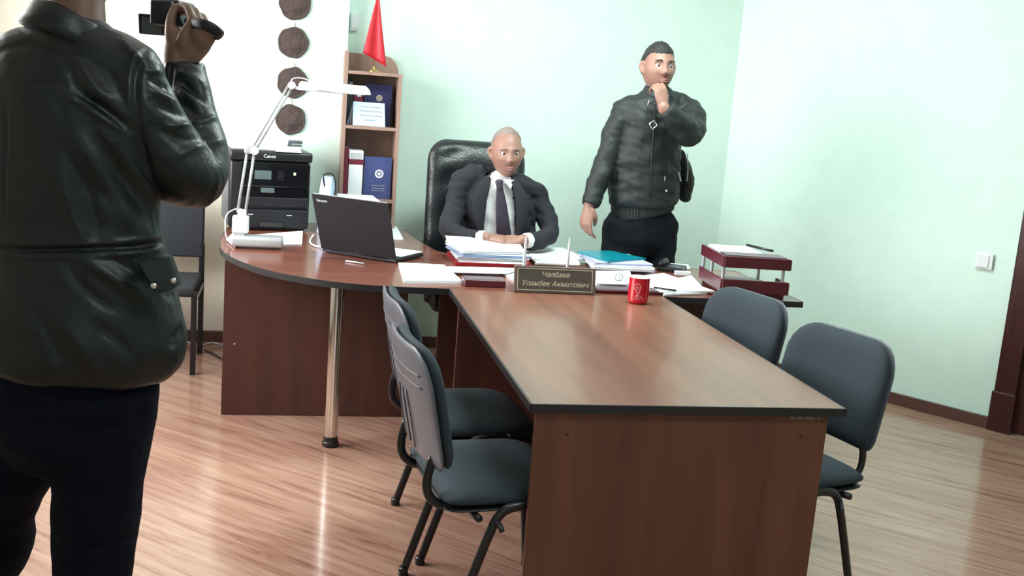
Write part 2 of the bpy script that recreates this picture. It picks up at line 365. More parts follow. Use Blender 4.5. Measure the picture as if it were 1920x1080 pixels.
# drop collinear duplicates
outline = [(x-ox, y-oy) for x, y in outline]
bm = NB(); prism(bm, outline, .7265, .750); obj('desktop', bm, 'desk_top', dk)
def band(bm, pts, z0, z1, th, closed=True):
    n = len(pts); P2 = [Vector(p) for p in pts]; A = []; B = []
    area2 = sum(P2[i].x*P2[(i+1) % n].y-P2[(i+1) % n].x*P2[i].y for i in range(n)); s = 1 if area2 > 0 else -1
    for i in range(n):
        t1 = (P2[i]-P2[i-1]); t2 = (P2[(i+1) % n]-P2[i]); t = (t1.normalized()+t2.normalized())
        t = t.normalized() if t.length > 1e-6 else t2.normalized(); nn = Vector((t.y, -t.x))*s
        A.append(P2[i]-nn*.001); B.append(P2[i]+nn*th)
    rings = [[Vector((*A[i], z0)), Vector((*B[i], z0)), Vector((*B[i], z1)), Vector((*A[i], z1))] for i in range(n)]
    loft(bm, rings, closed=True)
bm = NB(); band(bm, outline, .7245, .7508, .004); obj('edge_band', bm, 'edge', dk)
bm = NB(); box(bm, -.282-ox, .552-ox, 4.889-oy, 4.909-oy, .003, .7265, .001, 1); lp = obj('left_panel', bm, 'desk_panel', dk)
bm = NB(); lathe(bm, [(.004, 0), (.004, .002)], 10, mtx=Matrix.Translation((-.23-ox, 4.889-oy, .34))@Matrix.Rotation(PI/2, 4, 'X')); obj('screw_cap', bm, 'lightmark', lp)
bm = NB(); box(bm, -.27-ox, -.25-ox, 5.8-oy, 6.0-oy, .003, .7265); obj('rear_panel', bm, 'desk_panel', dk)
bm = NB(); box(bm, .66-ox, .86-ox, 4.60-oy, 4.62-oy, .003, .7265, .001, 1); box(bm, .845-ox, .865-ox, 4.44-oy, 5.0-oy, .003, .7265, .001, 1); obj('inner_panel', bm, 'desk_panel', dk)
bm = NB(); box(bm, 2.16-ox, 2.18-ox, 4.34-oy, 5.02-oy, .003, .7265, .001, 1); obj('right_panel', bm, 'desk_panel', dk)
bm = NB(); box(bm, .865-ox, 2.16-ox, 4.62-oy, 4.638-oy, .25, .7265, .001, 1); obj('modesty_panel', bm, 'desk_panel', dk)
px, py = .205-ox, 4.475-oy
bm = NB(); lathe(bm, [(.0295, .045), (.0295, .715)], 28, (px, py, 0)); leg = obj('leg', bm, 'chrome', dk, True, 40)
bm = NB(); lathe(bm, [(.030, .0), (.036, .004), (.036, .020), (.032, .024), (.0305, .046), (.028, .046)], 28, (px, py, 0)); obj('foot', bm, 'black_plastic', leg, True, 40)
bm = NB(); lathe(bm, [(.045, .715), (.045, .7245)], 28, (px, py, 0)); obj('mounting_plate', bm, 'steel', leg, True, 40)

# ------------------------------------------------------------------ conference chairs
def soft_panel(w, h, th, bulge, curve, top_round=.10, nx=18, nz=14, bot_round=.07):
    # upholstered pad standing in the yz plane, facing +x, origin at its bottom centre
    bm = NB(); grid = {}
    def half(z):
        t = z/h; a = w/2
        if h-z < top_round: a -= top_round*(1-math.sqrt(max(0, 1-((top_round-(h-z))/top_round)**2)))*.9
        if z < bot_round: a -= bot_round*(1-math.sqrt(max(0, 1-((bot_round-z)/bot_round)**2)))*.7
        return a
    for side in (0, 1):
        for j in range(nz+1):
            z = h*(.5-.5*math.cos(PI*j/nz)); a = half(z)
            for i in range(nx+1):
                s = -math.cos(PI*i/nx); y = a*s
                ed = (1-abs(s)**6)*(1-abs(2*z/h-1)**6)
                x = curve*(y/(w/2))**2
                x += (th*.5+bulge)*ed**.5 if side else -th*.5*ed**.5
                grid[side, j, i] = bm.verts.new((x, y, z))
    for side in (0, 1):
        for j in range(nz):
            for i in range(nx):
                f = [grid[side, j, i], grid[side, j, i+1], grid[side, j+1, i+1], grid[side, j+1, i]]
                bm.faces.new(f if side else f[::-1])
    bmesh.ops.remove_doubles(bm, verts=bm.verts, dist=.0004)
    return bm
def conference_chair(label, loc, rz):
    t = thing('conference_chair', label, 'chair', loc, rz, 'grey-green conference chairs around the table')
    # seat
    bm = soft_panel(.475, .43, .05, .012, 0, .13, bot_round=.05)
    bmesh.ops.transform(bm, matrix=Matrix.Translation((-.195, 0, .445))@Matrix.Rotation(PI/2, 4, 'Y')@Matrix.Scale(-1, 4, (1, 0, 0)), verts=bm.verts)
    for v in bm.verts: v.co.z += -.02*max(0, (v.co.x-.12)/.1)**2
    seat = obj('seat', bm, 'fabric', t, True)
    bm = soft_panel(.47, .42, .022, 0, 0, .13, bot_round=.05)
    bmesh.ops.transform(bm, matrix=Matrix.Translation((-.19, 0, .418))@Matrix.Rotation(PI/2, 4, 'Y')@Matrix.Scale(-1, 4, (1, 0, 0)), verts=bm.verts)
    obj('seat_shell', bm, 'black_plastic', seat, True)
    tilt = Matrix.Translation((-.205, 0, .527))@Matrix.Rotation(-.20, 4, 'Y')
    bm = soft_panel(.455, .35, .04, .012, .028, .12, bot_round=.05); bmesh.ops.transform(bm, matrix=tilt, verts=bm.verts)
    back = obj('backrest', bm, 'fabric', t, True)
    bm = soft_panel(.462, .355, .022, 0, .028, .12, bot_round=.05)
    bmesh.ops.transform(bm, matrix=tilt@Matrix.Translation((-.022, 0, -.002)), verts=bm.verts); sh = obj('back_shell', bm, 'grey_plastic', back, True)
    bm = NB()
    for dy in (-.03, 0, .03):
        tube(bm, [tilt@Vector((-.034, dy*2, .03)), tilt@Vector((-.0345, dy*2, .13)), tilt@Vector((-.034, dy*1.4, .20))], .0022, 6, 4)
    for z in (.24, .275):
        tube(bm, [tilt@Vector((-.033+.028*(y/.23)**2, y, z)) for y in (-.18, -.09, 0, .09, .18)], .0026, 6, 4)
    obj('shell_rib', bm, 'lamp_grey' if False else 'grey_plastic', back, True)
    for s in (-1, 1):
        bm = NB(); y = s*.166
        tube(bm, [(.02, y, .408), (-.10, y, .404), (-.178, y, .412), (-.222, y, .442), (-.232, y, .49), (-.218, y, .56)], .0135, 10, 5, flat=.65, ref=(0, 1, 0))
        obj('back_support', bm, 'chair_metal', t, True)
        bm = NB(); y = s*.255
        tube(bm, [(.245, y, .012), (.225, y, .20), (.205, y, .37), (.165, y, .425), (.09, y, .437)], .0145, 10, 5, flat=.7, ref=(0, 1, 0))
        lathe(bm, [(.014, 0), (.017, .002), (.017, .022), (.013, .028)], 12, (.246, y, 0)); obj('leg', bm, 'chair_metal', t, True)
        bm = NB()
        tube(bm, [(.09, y, .437), (.01, y, .435), (-.035, y, .418), (-.066, y, .36), (-.125, y, .18), (-.178, y, .012)], .0145, 10, 5, flat=.7, ref=(0, 1, 0))
        lathe(bm, [(.014, 0), (.017, .002), (.017, .022), (.013, .028)], 12, (-.179, y, 0)); obj('leg', bm, 'chair_metal', t, True)
    bm = NB()
    for x in (.12, -.10): tube(bm, [(x, -.255, .405), (x, -.2, .398), (x, .2, .398), (x, .255, .405)], .011, 8)
    obj('crossbar', bm, 'chair_metal', t, True)
    for s in (-1, 1):
        bm = NB(); tube(bm, [(-.055, s*.255, .395), (-.045, s*.272, .39), (-.04, s*.285, .375)], .008, 8, 3); obj('linking_lug', bm, 'black_plastic', t, True)
    return t
ch0 = conference_chair('grey-green conference chair nearest the camera on the left of the table', (.61, 3.0, 0), math.radians(7))
dup(ch0, (.625, 3.575, 0), math.radians(4), 'grey-green conference chair on the left side, second from the camera, half hidden')
dup(ch0, (1.58, 3.10, 0), math.radians(197), 'charcoal conference chair at the right front corner of the table')
dup(ch0, (1.515, 3.73, 0), math.radians(196), 'charcoal conference chair on the right side, under the maroon letter trays')

# ------------------------------------------------------------------ visitor chair by the left wall
t = thing('visitor_chair', 'square-backed dark grey visitor chair behind the man filming', 'chair', (-.70, 5.78, 0), math.radians(0))
bm = NB(); box(bm, -.24, .24, .19, .235, .545, .90, .014, 3); 
for v in bm.verts: v.co.y += .10*(v.co.z-.55)
obj('backrest', bm, 'fabric_dark', t, True, 50)
bm = NB(); box(bm, -.24, .24, -.225, .20, .405, .465, .022, 3); obj('seat', bm, 'fabric_dark', t, True, 50)
for sx in (-1, 1):
    bm = NB(); box(bm, sx*.232-.014, sx*.232+.014, .195, .228, 0, .62, .003, 1); obj('leg', bm, 'chair_metal', t)
    bm = NB(); box(bm, sx*.232-.014, sx*.232+.014, -.235, -.205, 0, .44, .003, 1); obj('leg', bm, 'chair_metal', t)
    bm = NB(); box(bm, sx*.232-.012, sx*.232+.012, -.21, .20, .38, .41, .003, 1); obj('seat_rail', bm, 'chair_metal', t)

# ------------------------------------------------------------------ executive armchair
t = thing('executive_armchair', 'black leather executive armchair with tall padded back behind the desk', 'armchair', (.985, 5.55, 0), math.radians(0))
bm = soft_panel(.54, .865, .13, .02, .05, .12, 24, 30, bot_round=.05)
bmesh.ops.transform(bm, matrix=Matrix.Translation((0, .24, .42))@Matrix.Rotation(-.06, 4, 'X')@Matrix.Rotation(-PI/2, 4, 'Z'), verts=bm.verts)
for v in bm.verts:
    if v.co.y < .22:
        for z in (.72, .90, 1.08, 1.22): v.co.y += .016*math.exp(-((v.co.z-z-.03*math.cos(v.co.x*14))/.018)**2)
        for x in (-.15, .0, .15):
            for z in (.90, 1.08): v.co.y += .02*math.exp(-((v.co.x-x)**2+(v.co.z-z)**2)/.0008)
obj('backrest', bm, 'leather_chair', t, True)
bm = NB(); box(bm, -.27, .27, -.26, .27, .42, .55, .05, 4); obj('seat', bm, 'leather_chair', t, True, 60)
for s in (-1, 1):
    bm = NB(); tube(bm, [(s*.26, .26, .70), (s*.265, .1, .68), (s*.265, -.06, .665), (s*.265, -.14, .60), (s*.26, -.10, .46)], .028, 10, 5); obj('armrest', bm, 'leather_chair', t, True)
bm = NB(); lathe(bm, [(.03, .12), (.03, .30), (.018, .30), (.018, .42)], 16); obj('gas_column', bm, 'chrome', t, True, 40)
for k in range(5):
    a = 2*PI*k/5+.3; bm = NB(); tube(bm, [(0, 0, .12), (.15*math.cos(a), .15*math.sin(a), .11), (.29*math.cos(a), .29*math.sin(a), .07)], lambda q: .028-.012*q, 8, 4)
    ft = obj('base_arm', bm, 'black_plastic', t, True)
    bm = NB(); lathe(bm, [(.028, -.02), (.032, -.015), (.032, .015), (.028, .02)], 14, mtx=Matrix.Translation((.29*math.cos(a), .29*math.sin(a), .032))@Matrix.Rotation(a, 4, 'Z')@Matrix.Rotation(PI/2, 4, 'X')); obj('caster', bm, 'black_plastic', ft, True, 40)

# ------------------------------------------------------------------ on the walls
for k, (q, rr, side) in enumerate((((553, 8), .085, 9), ((550, 80), .084, 10), ((549, 155), .085, 11), ((545, 224), .083, 13), ((555, -62), .085, 9))):
    p = PY(q[0], q[1], 6.15)
    lab = ['carved round brown wooden plaque on the pillar, cut off by the top of the photo', 'carved round brown wooden plaque on the pillar, second from the top', 'carved round brown wooden plaque on the pillar behind the lamp head', 'carved round brown wooden plaque on the pillar, lowest of the row', 'carved round brown wooden plaque on the pillar above the photo edge'][k]
    if k == 4: continue
    t = thing('wall_plaque', lab, 'wall ornament', (p.x, 6.15, p.z), 0, 'carved plaques hung in a row on the pillar')
    bm = NB(); rings = []; n = 44
    rnd = random.Random(k)
    ph = [rnd.random()*6 for _ in range(5)]
    for (s, y) in ((.96, 0), (1.0, -.004), (1.0, -.013), (.95, -.018), (.80, -.016), (.76, -.019), (.55, -.018), (.50, -.022), (.2, -.021), (.02, -.022)):
        rings.append([Vector((rr*s*(1+.022*math.cos(side*.5*a+ph[0])+.018*math.cos(5*a+ph[1])+.012*math.cos(9*a+ph[2]))*math.cos(a), y, rr*s*(1+.022*math.cos(side*.5*a+ph[0])+.018*math.cos(5*a+ph[1])+.012*math.cos(9*a+ph[2]))*math.sin(a))) for a in [2*PI*i/n for i in range(n)]])
    loft(bm, rings); obj('disc', bm, 'disc', t, True, 50)
    bm = NB(); tube(bm, [(0, -.004, rr*.9), (.004, -.004, rr*1.12), (-.003, -.004, rr*1.3)], .0035, 6, 3); obj('hanging_cord', bm, 'cord', t, True)
p = PY(660, 41, 6.28)
t = thing('junction_box', 'small white box high on the wall beside the pillar', 'wall box', (p.x+.012, 6.28, p.z))
bm = NB(); box(bm, -.022, .022, -.035, 0, -.05, .05, .006); obj('cover', bm, 'white_plastic', t)
bm = NB(); box(bm, -.015, .015, -.038, -.034, -.038, .038, .003); obj('faceplate', bm, 'white_plastic', t)
SW = thing('light_switch', 'white square light switch beside the dark door', 'light switch', (3.579, 4.94, .881))
SW.rotation_euler = (0, 0, math.atan2(wd.y, wd.x))
bm = NB(); box(bm, -.045, .045, -.010, 0, -.043, .043, .004); obj('switch_frame', bm, 'white_plastic', SW)
bm = NB(); box(bm, -.034, .026, -.016, -.009, -.034, .034, .003); obj('rocker', bm, 'white_plastic', SW)

# ------------------------------------------------------------------ corner shelf and what stands on it
SX, SYf = .283, 5.985
t = thing('shelf_unit', 'narrow pale beech shelf unit with rounded top beside the pillar', 'shelf', (SX, SYf, 0))
def part(name, mat, f, par, sm=False, auto=None):
    bm = NB(); f(bm); return obj(name, bm, mat, par, sm, auto)
part('side_panel', 'shelf', lambda b: box(b, -.026, -.006, 0, .27, 0, 1.715, .001, 1), t)
part('side_panel', 'shelf', lambda b: box(b, .272, .290, .0, .27, 0, 1.61, .001, 1), t)
for z in (.08, .50, .905, 1.307, 1.603): part('shelf_board', 'shelf', lambda b: box(b, -.006, .272, .002, .262, z-.009, z+.009, .001, 1), t)
pl = [(-.006, .03), (.290, .03)] + [(.290-.09*(1-math.cos(a)), 1.615+.095*math.sin(a)) for a in [PI/2*i/8 for i in range(9)]] + [(-.006, 1.712)]
part('back_panel', 'shelf', lambda b: prism(b, pl, -.268, -.262, Matrix.Rotation(PI/2, 4, 'X')), t)
def book(name, label, x0, x1, y0, y1, z, h, mat, cat='book', group=None):
    b = thing(name, label, cat, (x0, y0, z), 0, group); w_, d_ = x1-x0, y1-y0
    part('cover', mat, lambda q: (box(q, 0, w_, 0, .003, 0, h, .0008, 1), box(q, 0, w_, d_-.003, d_, 0, h, .0008, 1), box(q, 0, .003, 0.001, d_-.001, 0, h, .0008, 1)), b)
    part('pages', 'paper', lambda q: box(q, .0032, w_-.004, .0032, d_-.0032, .003, h-.004), b)
    return b
def emblem(par, x, z, y, r, mat):
    bm = NB(); n = 32; rings = []
    for s, dy in ((1, 0), (1, -.0008), (.72, -.0008), (.68, 0)):
        rings.append([Vector((x+r*s*(1+(.08 if i % 2 else 0))*math.cos(2*PI*i/n), y+dy, z+r*s*(1+(.08 if i % 2 else 0))*math.sin(2*PI*i/n))) for i in range(n)])
    loft(bm, rings, cap=False)
    for k in range(8):
        a = 2*PI*k/8; box(bm, -.0009*r/.016, .0009*r/.016, -.0008, 0, .1*r, .66*r, mtx=Matrix.Translation((x, y, z))@Matrix.Rotation(a, 4, 'Y'))
    sphere(bm, (x, y, z), r*.28, 12, 6, (1, .08, 1))
    obj('emblem', bm, mat, par)
def lines(par, x0, x1, zs, y, mat, th=.0013, name='lettering'):
    bm = NB(); rn = random.Random(int(x0*1e4))
    for z in zs:
        x = x0+rn.random()*.006
        while x < x1-.004:
            l = .004+rn.random()*.011; l = min(l, x1-x); box(bm, x, x+l, y-.0004, y, z-th, z+th); x += l+.003
    obj(name, bm, mat, par)
Z2, Z3 = 1.317, .915
b = book('book', 'dark green book with white spine label, at the left of the upper shelf', .280, .315, 6.085, 6.24, Z2, .245, 'book_dark'); 
part('spine_label', 'lightmark', lambda q: box(q, .010, .030, -.001, 0, .215, .232), b)
b = book('book', 'burgundy book on the upper shelf behind the folded card', .318, .370, 6.082, 6.22, Z2, .185, 'burgundy')
part('spine_label', 'paper', lambda q: (box(q, .018, .040, -.001, 0, .155, .175),), b)
b = book('book', 'large navy book with round emblem on the upper shelf', .376, .530, 6.10, 6.13, Z2, .230, 'book_navy')
emblem(b, .085, .155, -.0005, .016, 'gold'); lines(b, .05, .125, (.06, .045), -.0002, 'gold')
b = book('book', 'burgundy book at the left of the lower shelf', .280, .302, 6.02, 6.2, Z3, .280, 'burgundy')
bf = thing('box_file', 'tall white box file with burgundy band on the lower shelf', 'file', (.306, 6.015, Z3))
part('file_body', 'paper', lambda q: box(q, 0, .078, 0, .2, .0, .262, .002, 1), bf)
part('band', 'burgundy', lambda q: box(q, -.001, .079, -.001, .15, .185, .215), bf)
part('cap', 'lightmark', lambda q: box(q, .006, .072, -.0015, .1, .218, .25), bf)
b = book('book', 'blue book with white round emblem on the lower shelf', .392, .545, 6.03, 6.065, Z3, .232, 'book_blue')
emblem(b, .085, .140, -.0005, .023, 'paper'); lines(b, .045, .125, (.073, .058, .045), -.0002, 'lightmark')
bm = NB(); box(bm, .262, .300, 5.96, 5.998, .0, .001)
bm.free()
tc_ = thing('tent_card', 'pale blue folded tent card with lines of writing on the upper shelf', 'card', (.315, 5.992, Z2+.0005))
def tent(q):
    th = .0012
    for s in (0, 1):
        A = [Vector((-.03 if s else 0, .085 if s else 0, 0)), Vector((.178, .085 if s else 0, 0)), Vector((.172, .042, .128)), Vector((.0, .042, .128))]
        a = [q.verts.new(p) for p in A]; b2 = [q.verts.new(p+Vector((0, th, 0))) for p in A]
        q.faces.new(a); q.faces.new(b2[::-1])
        for k in range(4): q.faces.new((a[k], a[(k+1) % 4], b2[(k+1) % 4], b2[k]))
tcb = part('card', 'paper_blue', tent, tc_)
bm = NB(); rn = random.Random(3)
for j, z in enumerate((.103, .08, .056, .032)):
    x = .035 if j < 3 else .06
    while x < (.15 if j < 3 else .12):
        l = .005+rn.random()*.012; y = .042*(z/.128)-.0006; box(bm, x, x+l, y-.0003, y, z-.0022, z+.0022); x += l+.003
obj('lettering', bm, 'ink', tcb)
# flag
t = thing('desk_flag', 'small red table flag on a brass stand on top of the shelf', 'flag', (.42, 6.08, 1.612))
bm = NB(); lathe(bm, [(.034, 0), (.034, .006), (.022, .012), (.010, .017), (.006, .03), (.0035, .034)], 20); obj('stand', bm, 'brass', t, True, 40)
bm = NB(); tube(bm, [(0, 0, .03), (.006, 0, .44)], .0026, 8); sphere(bm, (.006, 0, .444), .007); obj('flagpole', bm, 'brass', t, True)
bm = NB(); nz, nx = 16, 18; g = {}
for j in range(nz+1):
    tt = j/nz
    for i in range(nx+1):
        s = i/nx
        zt = .43; x0 = .004-.068*tt**.9; x1 = .008+.060*tt**1.1
        zb0 = .10; zb1 = .035
        x = x0+(x1-x0)*s; zbot = zb0+(zb1-zb0)*s
        z = zt-(zt-zbot)*tt
        y = -.010-.012*tt*math.sin(s*2.6*PI+.5)-.012*tt*math.sin(PI*s)
        g[j, i] = bm.verts.new((x, y, z))
for j in range(nz):
    for i in range(nx): bm.faces.new((g[j, i], g[j, i+1], g[j+1, i+1], g[j+1, i]))
bmesh.ops.remove_doubles(bm, verts=bm.verts, dist=.0002)
fl = obj('flag_cloth', bm, 'flag', t, True); md = fl.modifiers.new('thick', 'SOLIDIFY'); md.thickness = .0015

# ------------------------------------------------------------------ paper piles
DZ = .7512
def pile(name, label, cat, px, z, th, mat, top=None, jit=.0022, group=None, bend=0, n=None, seed=0, pins=None):
    # px: four corners of the pile's foot, measured in the photograph, lying at height z
    P4 = [PZ(*q, z) for q in px] if len(px[0]) == 2 else [Vector(q) for q in px]
    c = sum(P4, Vector())/4; rn = random.Random(seed+len(label))
    t = bpy.data.objects.new(name, None)
    bm = NB(); n = n or max(1, int(th/.0035)); rings = []; m_ = 6
    for k in range(n+1):
        zz = th*k/n
        for rep in (0, 1):
            if (k == 0 and rep == 0) or (k == n and rep == 1): continue
            off = Vector((rn.uniform(-jit, jit), rn.uniform(-jit, jit), 0)) if n > 1 else Vector()
            ring = []
            for e_ in range(4):
                A, B = P4[e_], P4[(e_+1) % 4]
                for s in range(m_):
                    p = A.lerp(B, s/m_)-c; u = (p.x+p.y)
                    dz = bend*(math.sin(6*p.x+seed)*.5+.5)*math.sin(5*p.y+1+seed)**2
                    ring.append(Vector((p.x, p.y, zz+max(0, dz)*(k/n)))+off)
            rings.append(ring)
    vr = [[bm.verts.new(p) for p in r] for r in rings]; N = len(vr[0])
    for i in range(len(vr)-1):
        for k in range(N): bm.faces.new((vr[i][k], vr[i][(k+1) % N], vr[i+1][(k+1) % N], vr[i+1][k]))
    for ring, fl_ in ((vr[0], 1), (vr[-1], 0)):
        cv = bm.verts.new(sum((v.co for v in ring), Vector())/N)
        for k in range(N): bm.faces.new((ring[k], ring[(k+1) % N], cv))
    bpy.data.objects.remove(t)
    o = obj(name, bm, mat); o.location = (c.x, c.y, z); tag(o, label, cat, group); return o
G = 'loose papers and folders on the desk'
pile('paper_sheet', 'white sheets under the front of the black printer', 'paper', ((478, 441), (568, 434), (566, 459), (440, 460)), DZ, .004, 'paper', seed=1)
pile('paper_sheet', 'small white notes at the far left edge of the desk under the lamp', 'paper', ((424, 450), (436, 438), (462, 447), (440, 464)), DZ+.0045, .004, 'paper', seed=2)
o = pile('paper_stack', 'white stack of paper at the front edge of the desk beside the table corner', 'paper', ((747, 497), (832, 501), (866, 531), (757, 531)), DZ, .012, 'paper', seed=3)
pile('paper_sheet', 'long white sheet lying between the paper stack and the maroon organizer', 'paper', ((812, 500), (980, 504), (950, 514), (842, 511)), DZ+.012, .003, 'paper', seed=4)
pile('paper_sheet', 'white note sticking out left of the name plate', 'paper', ((938, 511), (982, 508), (986, 532), (962, 528)), DZ, .006, 'paper', seed=5)
o = pile('folder', 'red folder at the bottom of the tall central pile', 'folder', ((855, 498), (838, 476), (990, 478), (992, 501)), DZ, .014, 'red_folder', seed=6, n=2)
pile('paper_stack', 'lilac-edged paper stack lying on the red folder', 'paper', ((.775, 4.885, 0), (.775, 5.12, 0), (1.09, 5.12, 0), (1.10, 4.89, 0)), DZ+.0145, .022, 'paper', jit=.008, seed=7)
pile('paper_stack', 'pale blue paper stack in the middle of the central pile', 'paper', ((.80, 4.875, 0), (.755, 5.13, 0), (1.08, 5.13, 0), (1.12, 4.90, 0)), DZ+.037, .018, 'paper_blue', jit=.009, seed=8)
pile('paper_stack', 'crumpled white papers on top of the central pile in front of the seated man', 'paper', ((.79, 4.87, 0), (.745, 5.12, 0), (1.12, 5.14, 0), (1.10, 4.93, 0)), DZ+.0555, .018, 'paper', jit=.007, bend=.034, seed=9)
pile('folder', 'white folder lying right of the central pile behind the name plate', 'folder', ((1003, 497), (1000, 472), (1076, 478), (1086, 500)), DZ, .016, 'paper', jit=.004, seed=10)
pile('paper_sheet', 'wide white sheets on the folder behind the two white pens', 'paper', ((1000, 490), (978, 464), (1056, 468), (1100, 489)), DZ+.0165, .010, 'paper', jit=.003, bend=.008, seed=11)
pile('folder', 'lilac folder at the bottom of the teal-topped pile', 'folder', ((1110, 509), (1095, 484), (1190, 484), (1228, 510)), DZ, .014, 'paper_lilac', jit=.003, seed=12, n=3)
pile('paper_stack', 'white papers between the lilac folders of the teal-topped pile', 'paper', ((1.425, 4.84, 0), (1.45, 5.15, 0), (1.70, 5.12, 0), (1.72, 4.82, 0)), DZ+.0145, .022, 'paper', jit=.004, seed=13)
pile('folder', 'lilac folder directly under the teal folder', 'folder', ((1.43, 4.84, 0), (1.43, 5.14, 0), (1.69, 5.14, 0), (1.72, 4.85, 0)), DZ+.037, .012, 'paper_lilac', jit=.003, seed=14, n=3)
pile('folder', 'shiny teal folder on top of the pile in front of the standing man', 'folder', ((1.49, 4.83, 0), (1.41, 5.10, 0), (1.60, 5.16, 0), (1.73, 4.98, 0)), DZ+.0495, .007, 'teal', jit=.001, bend=.006, seed=15, n=1)
pile('paper_stack', 'white papers on the desk between the name plate and the red mug', 'paper', ((1118, 538), (1112, 514), (1180, 514), (1186, 538)), DZ, .016, 'paper', jit=.003, seed=16)
pile('paper_sheet', 'pale blue slip on the papers right of the name plate', 'paper', ((1126, 533), (1126, 525), (1176, 526), (1176, 534)), DZ+.0165, .002, 'paper_blue', seed=17)
pile('paper_stack', 'white papers fanned out at the desk edge right of the red mug', 'paper', ((1246, 555), (1215, 536), (1296, 520), (1326, 552)), DZ, .010, 'paper', jit=.003, seed=18)
pile('paper_sheet', 'long slanting white sheets on top of the fanned papers', 'paper', ((1236, 549), (1186, 521), (1244, 514), (1340, 548)), DZ+.0105, .006, 'paper', jit=.004, seed=19)
pile('paper_sheet', 'white sheets lying on the desk behind the letter trays', 'paper', ((1262, 503), (1256, 495), (1290, 497), (1294, 505)), DZ, .004, 'paper', seed=20)
pile('paper_sheet', 'white sheets with blue marks lying behind the laptop', 'paper', ((735, 450), (722, 427), (744, 426), (756, 450)), DZ, .006, 'paper', seed=21)
# maroon desk organizer pieces
for q, lab in ((((871, 537), (871, 518), (942, 518), (946, 538)), 'low maroon organizer box left of the name plate'), (((1118, 549), (1118, 534), (1228, 536), (1232, 550)), 'low maroon organizer box under the papers left of the red mug')):
    P4 = [PZ(*k, DZ) for k in q]; x0, x1, y0 = P4[0].x, P4[3].x, min(P4[0].y, P4[3].y)
    h_ = .030 if x0 < 1 else .014
    t = thing('desk_organizer', lab, 'organizer', (x0, y0, DZ))
    part('box_body', 'maroon', lambda b: box(b, 0, x1-x0, 0, .085, 0, h_, .002, 1), t)
    part('pad', 'maroon_dull', lambda b: box(b, .004, x1-x0-.004, .004, .081, h_, h_+.002), t)

# ------------------------------------------------------------------ name plate and pens
t = thing('name_plate', 'brown desk name plate with gold border and two lines of script', 'name plate', (1.094, 4.262, .7512))
t.rotation_euler = (-.2, 0, -.004)
part('frame', 'plate_frame', lambda b: box(b, -.176, .176, -.004, .008, .0, .112, .002, 1), t)
fc = part('face', 'plate', lambda b: box(b, -.160, .160, -.0055, -.003, .012, .100), t)
part('border', 'gold', lambda b: (box(b, -.162, .162, -.0065, -.005, .0995, .102), box(b, -.162, .162, -.0065, -.005, .0105, .013), box(b, -.162, -.1595, -.0065, -.005, .0105, .102), box(b, .1595, .162, -.0065, -.005, .0105, .102)), t)
mt = frame((-.0, -.0058, .078), (1, 0, 0), (0, 0, 1))
text_mesh('Чалбаев', .030, 'gold', 'lettering', fc, mt, .0003, .3)
text_mesh('Уланбек Акматович', .030, 'gold', 'lettering', fc, frame((0, -.0058, .039), (1, 0, 0), (0, 0, 1)), .0003, .3)
part('prop', 'plate_frame', lambda b: box(b, -.15, .15, .008, .03, .02, .03), t)
P0, P1 = PZ(980, 500, .79), PZ(1065, 500, .79)
t = thing('pen_stand', 'dark pen stand behind the name plate', 'pen stand', (1.10, 4.345, .7512))
part('base', 'maroon', lambda b: box(b, -.15, .15, -.04, .04, 0, .055, .004), t)
for dx in (-.128, .062):
    part('socket', 'black_plastic', lambda b: lathe(b, [(.009, .055), (.010, .06), (.007, .085), (.005, .085)], 14, (dx, 0, 0)), t, True, 40)
for dx, lab in ((-.128, 'white pen standing upright at the left end of the name plate'), (.062, 'white pen standing upright behind the middle of the name plate')):
    bm = NB(); lathe(bm, [(.0035, 0), (.0062, .01), (.0068, .05), (.0055, .10), (.003, .135), (.0012, .142)], 14)
    o = obj('pen', bm, 'white_plastic', None, True, 50); tag(o, lab, 'pen', 'white desk pens'); o.location = (1.10+dx, 4.345, .7512+.086)

# ------------------------------------------------------------------ mug and ring
t = thing('mug', 'red ceramic mug with pale ribbon drawing on the meeting table', 'mug', (1.418, 4.135, .7512), .15)
bm = NB(); R0 = .043
lathe(bm, [(.036, 0), (.041, .003), (R0, .012), (R0+.001, .05), (R0, .098), (R0+.0015, .108)], 40)
bmesh.ops.delete(bm, geom=[f for f in bm.faces if len(f.verts) > 4 and f.calc_center_median().z > .05], context='FACES')
cup = obj('body', bm, 'red_cup', t, True, 50)
bm = NB(); lathe(bm, [(R0+.0018, .1075), (R0+.0012, .1095), (R0-.002, .1095), (R0-.003, .105), (R0-.004, .05), (R0-.006, .008), (.001, .006)], 40); obj('lining', bm, 'white_plastic', cup, True, 50)
bm = NB()
def on(u, z, r=R0+.0012): return Vector((r*math.sin(u)*1.0, -r*math.cos(u), z))
def stroke(pts, rad=.0012): tube(bm, [on(u, z) for u, z in pts], rad, 5, 5)
c0, cz = -.62, .070
stroke([(c0+.30*math.cos(a), cz+.015*math.sin(a)) for a in [2*PI*i/10*.82-.6 for i in range(11)]])
stroke([(c0+.12*math.cos(a), cz-.002+.006*math.sin(a)) for a in [2*PI*i/8 for i in range(9)]])
stroke([(c0-.05, .055), (c0+.05, .035), (c0+.02, .018)]); stroke([(c0+.30, .058), (c0+.05, .036), (c0+.28, .020)]); stroke([(c0-.22, .020), (c0-.05, .036), (c0+.10, .038), (c0+.50, .030), (c0+.55, .022)])
obj('drawing', bm, 'pink_line', cup, True)
bm = NB(); tube(bm, [(.038+0, .0, .085), (.062, .0, .082), (.070, 0, .055), (.062, 0, .03), (.038, 0, .025)], .0055, 10, 5)
bmesh.ops.rotate(bm, verts=bm.verts, cent=(0, 0, 0), matrix=Matrix.Rotation(1.35, 3, 'Z')); obj('handle', bm, 'red_cup', cup, True)
bm = NB(); n = 28
pp = PZ(1160, 524, .80)
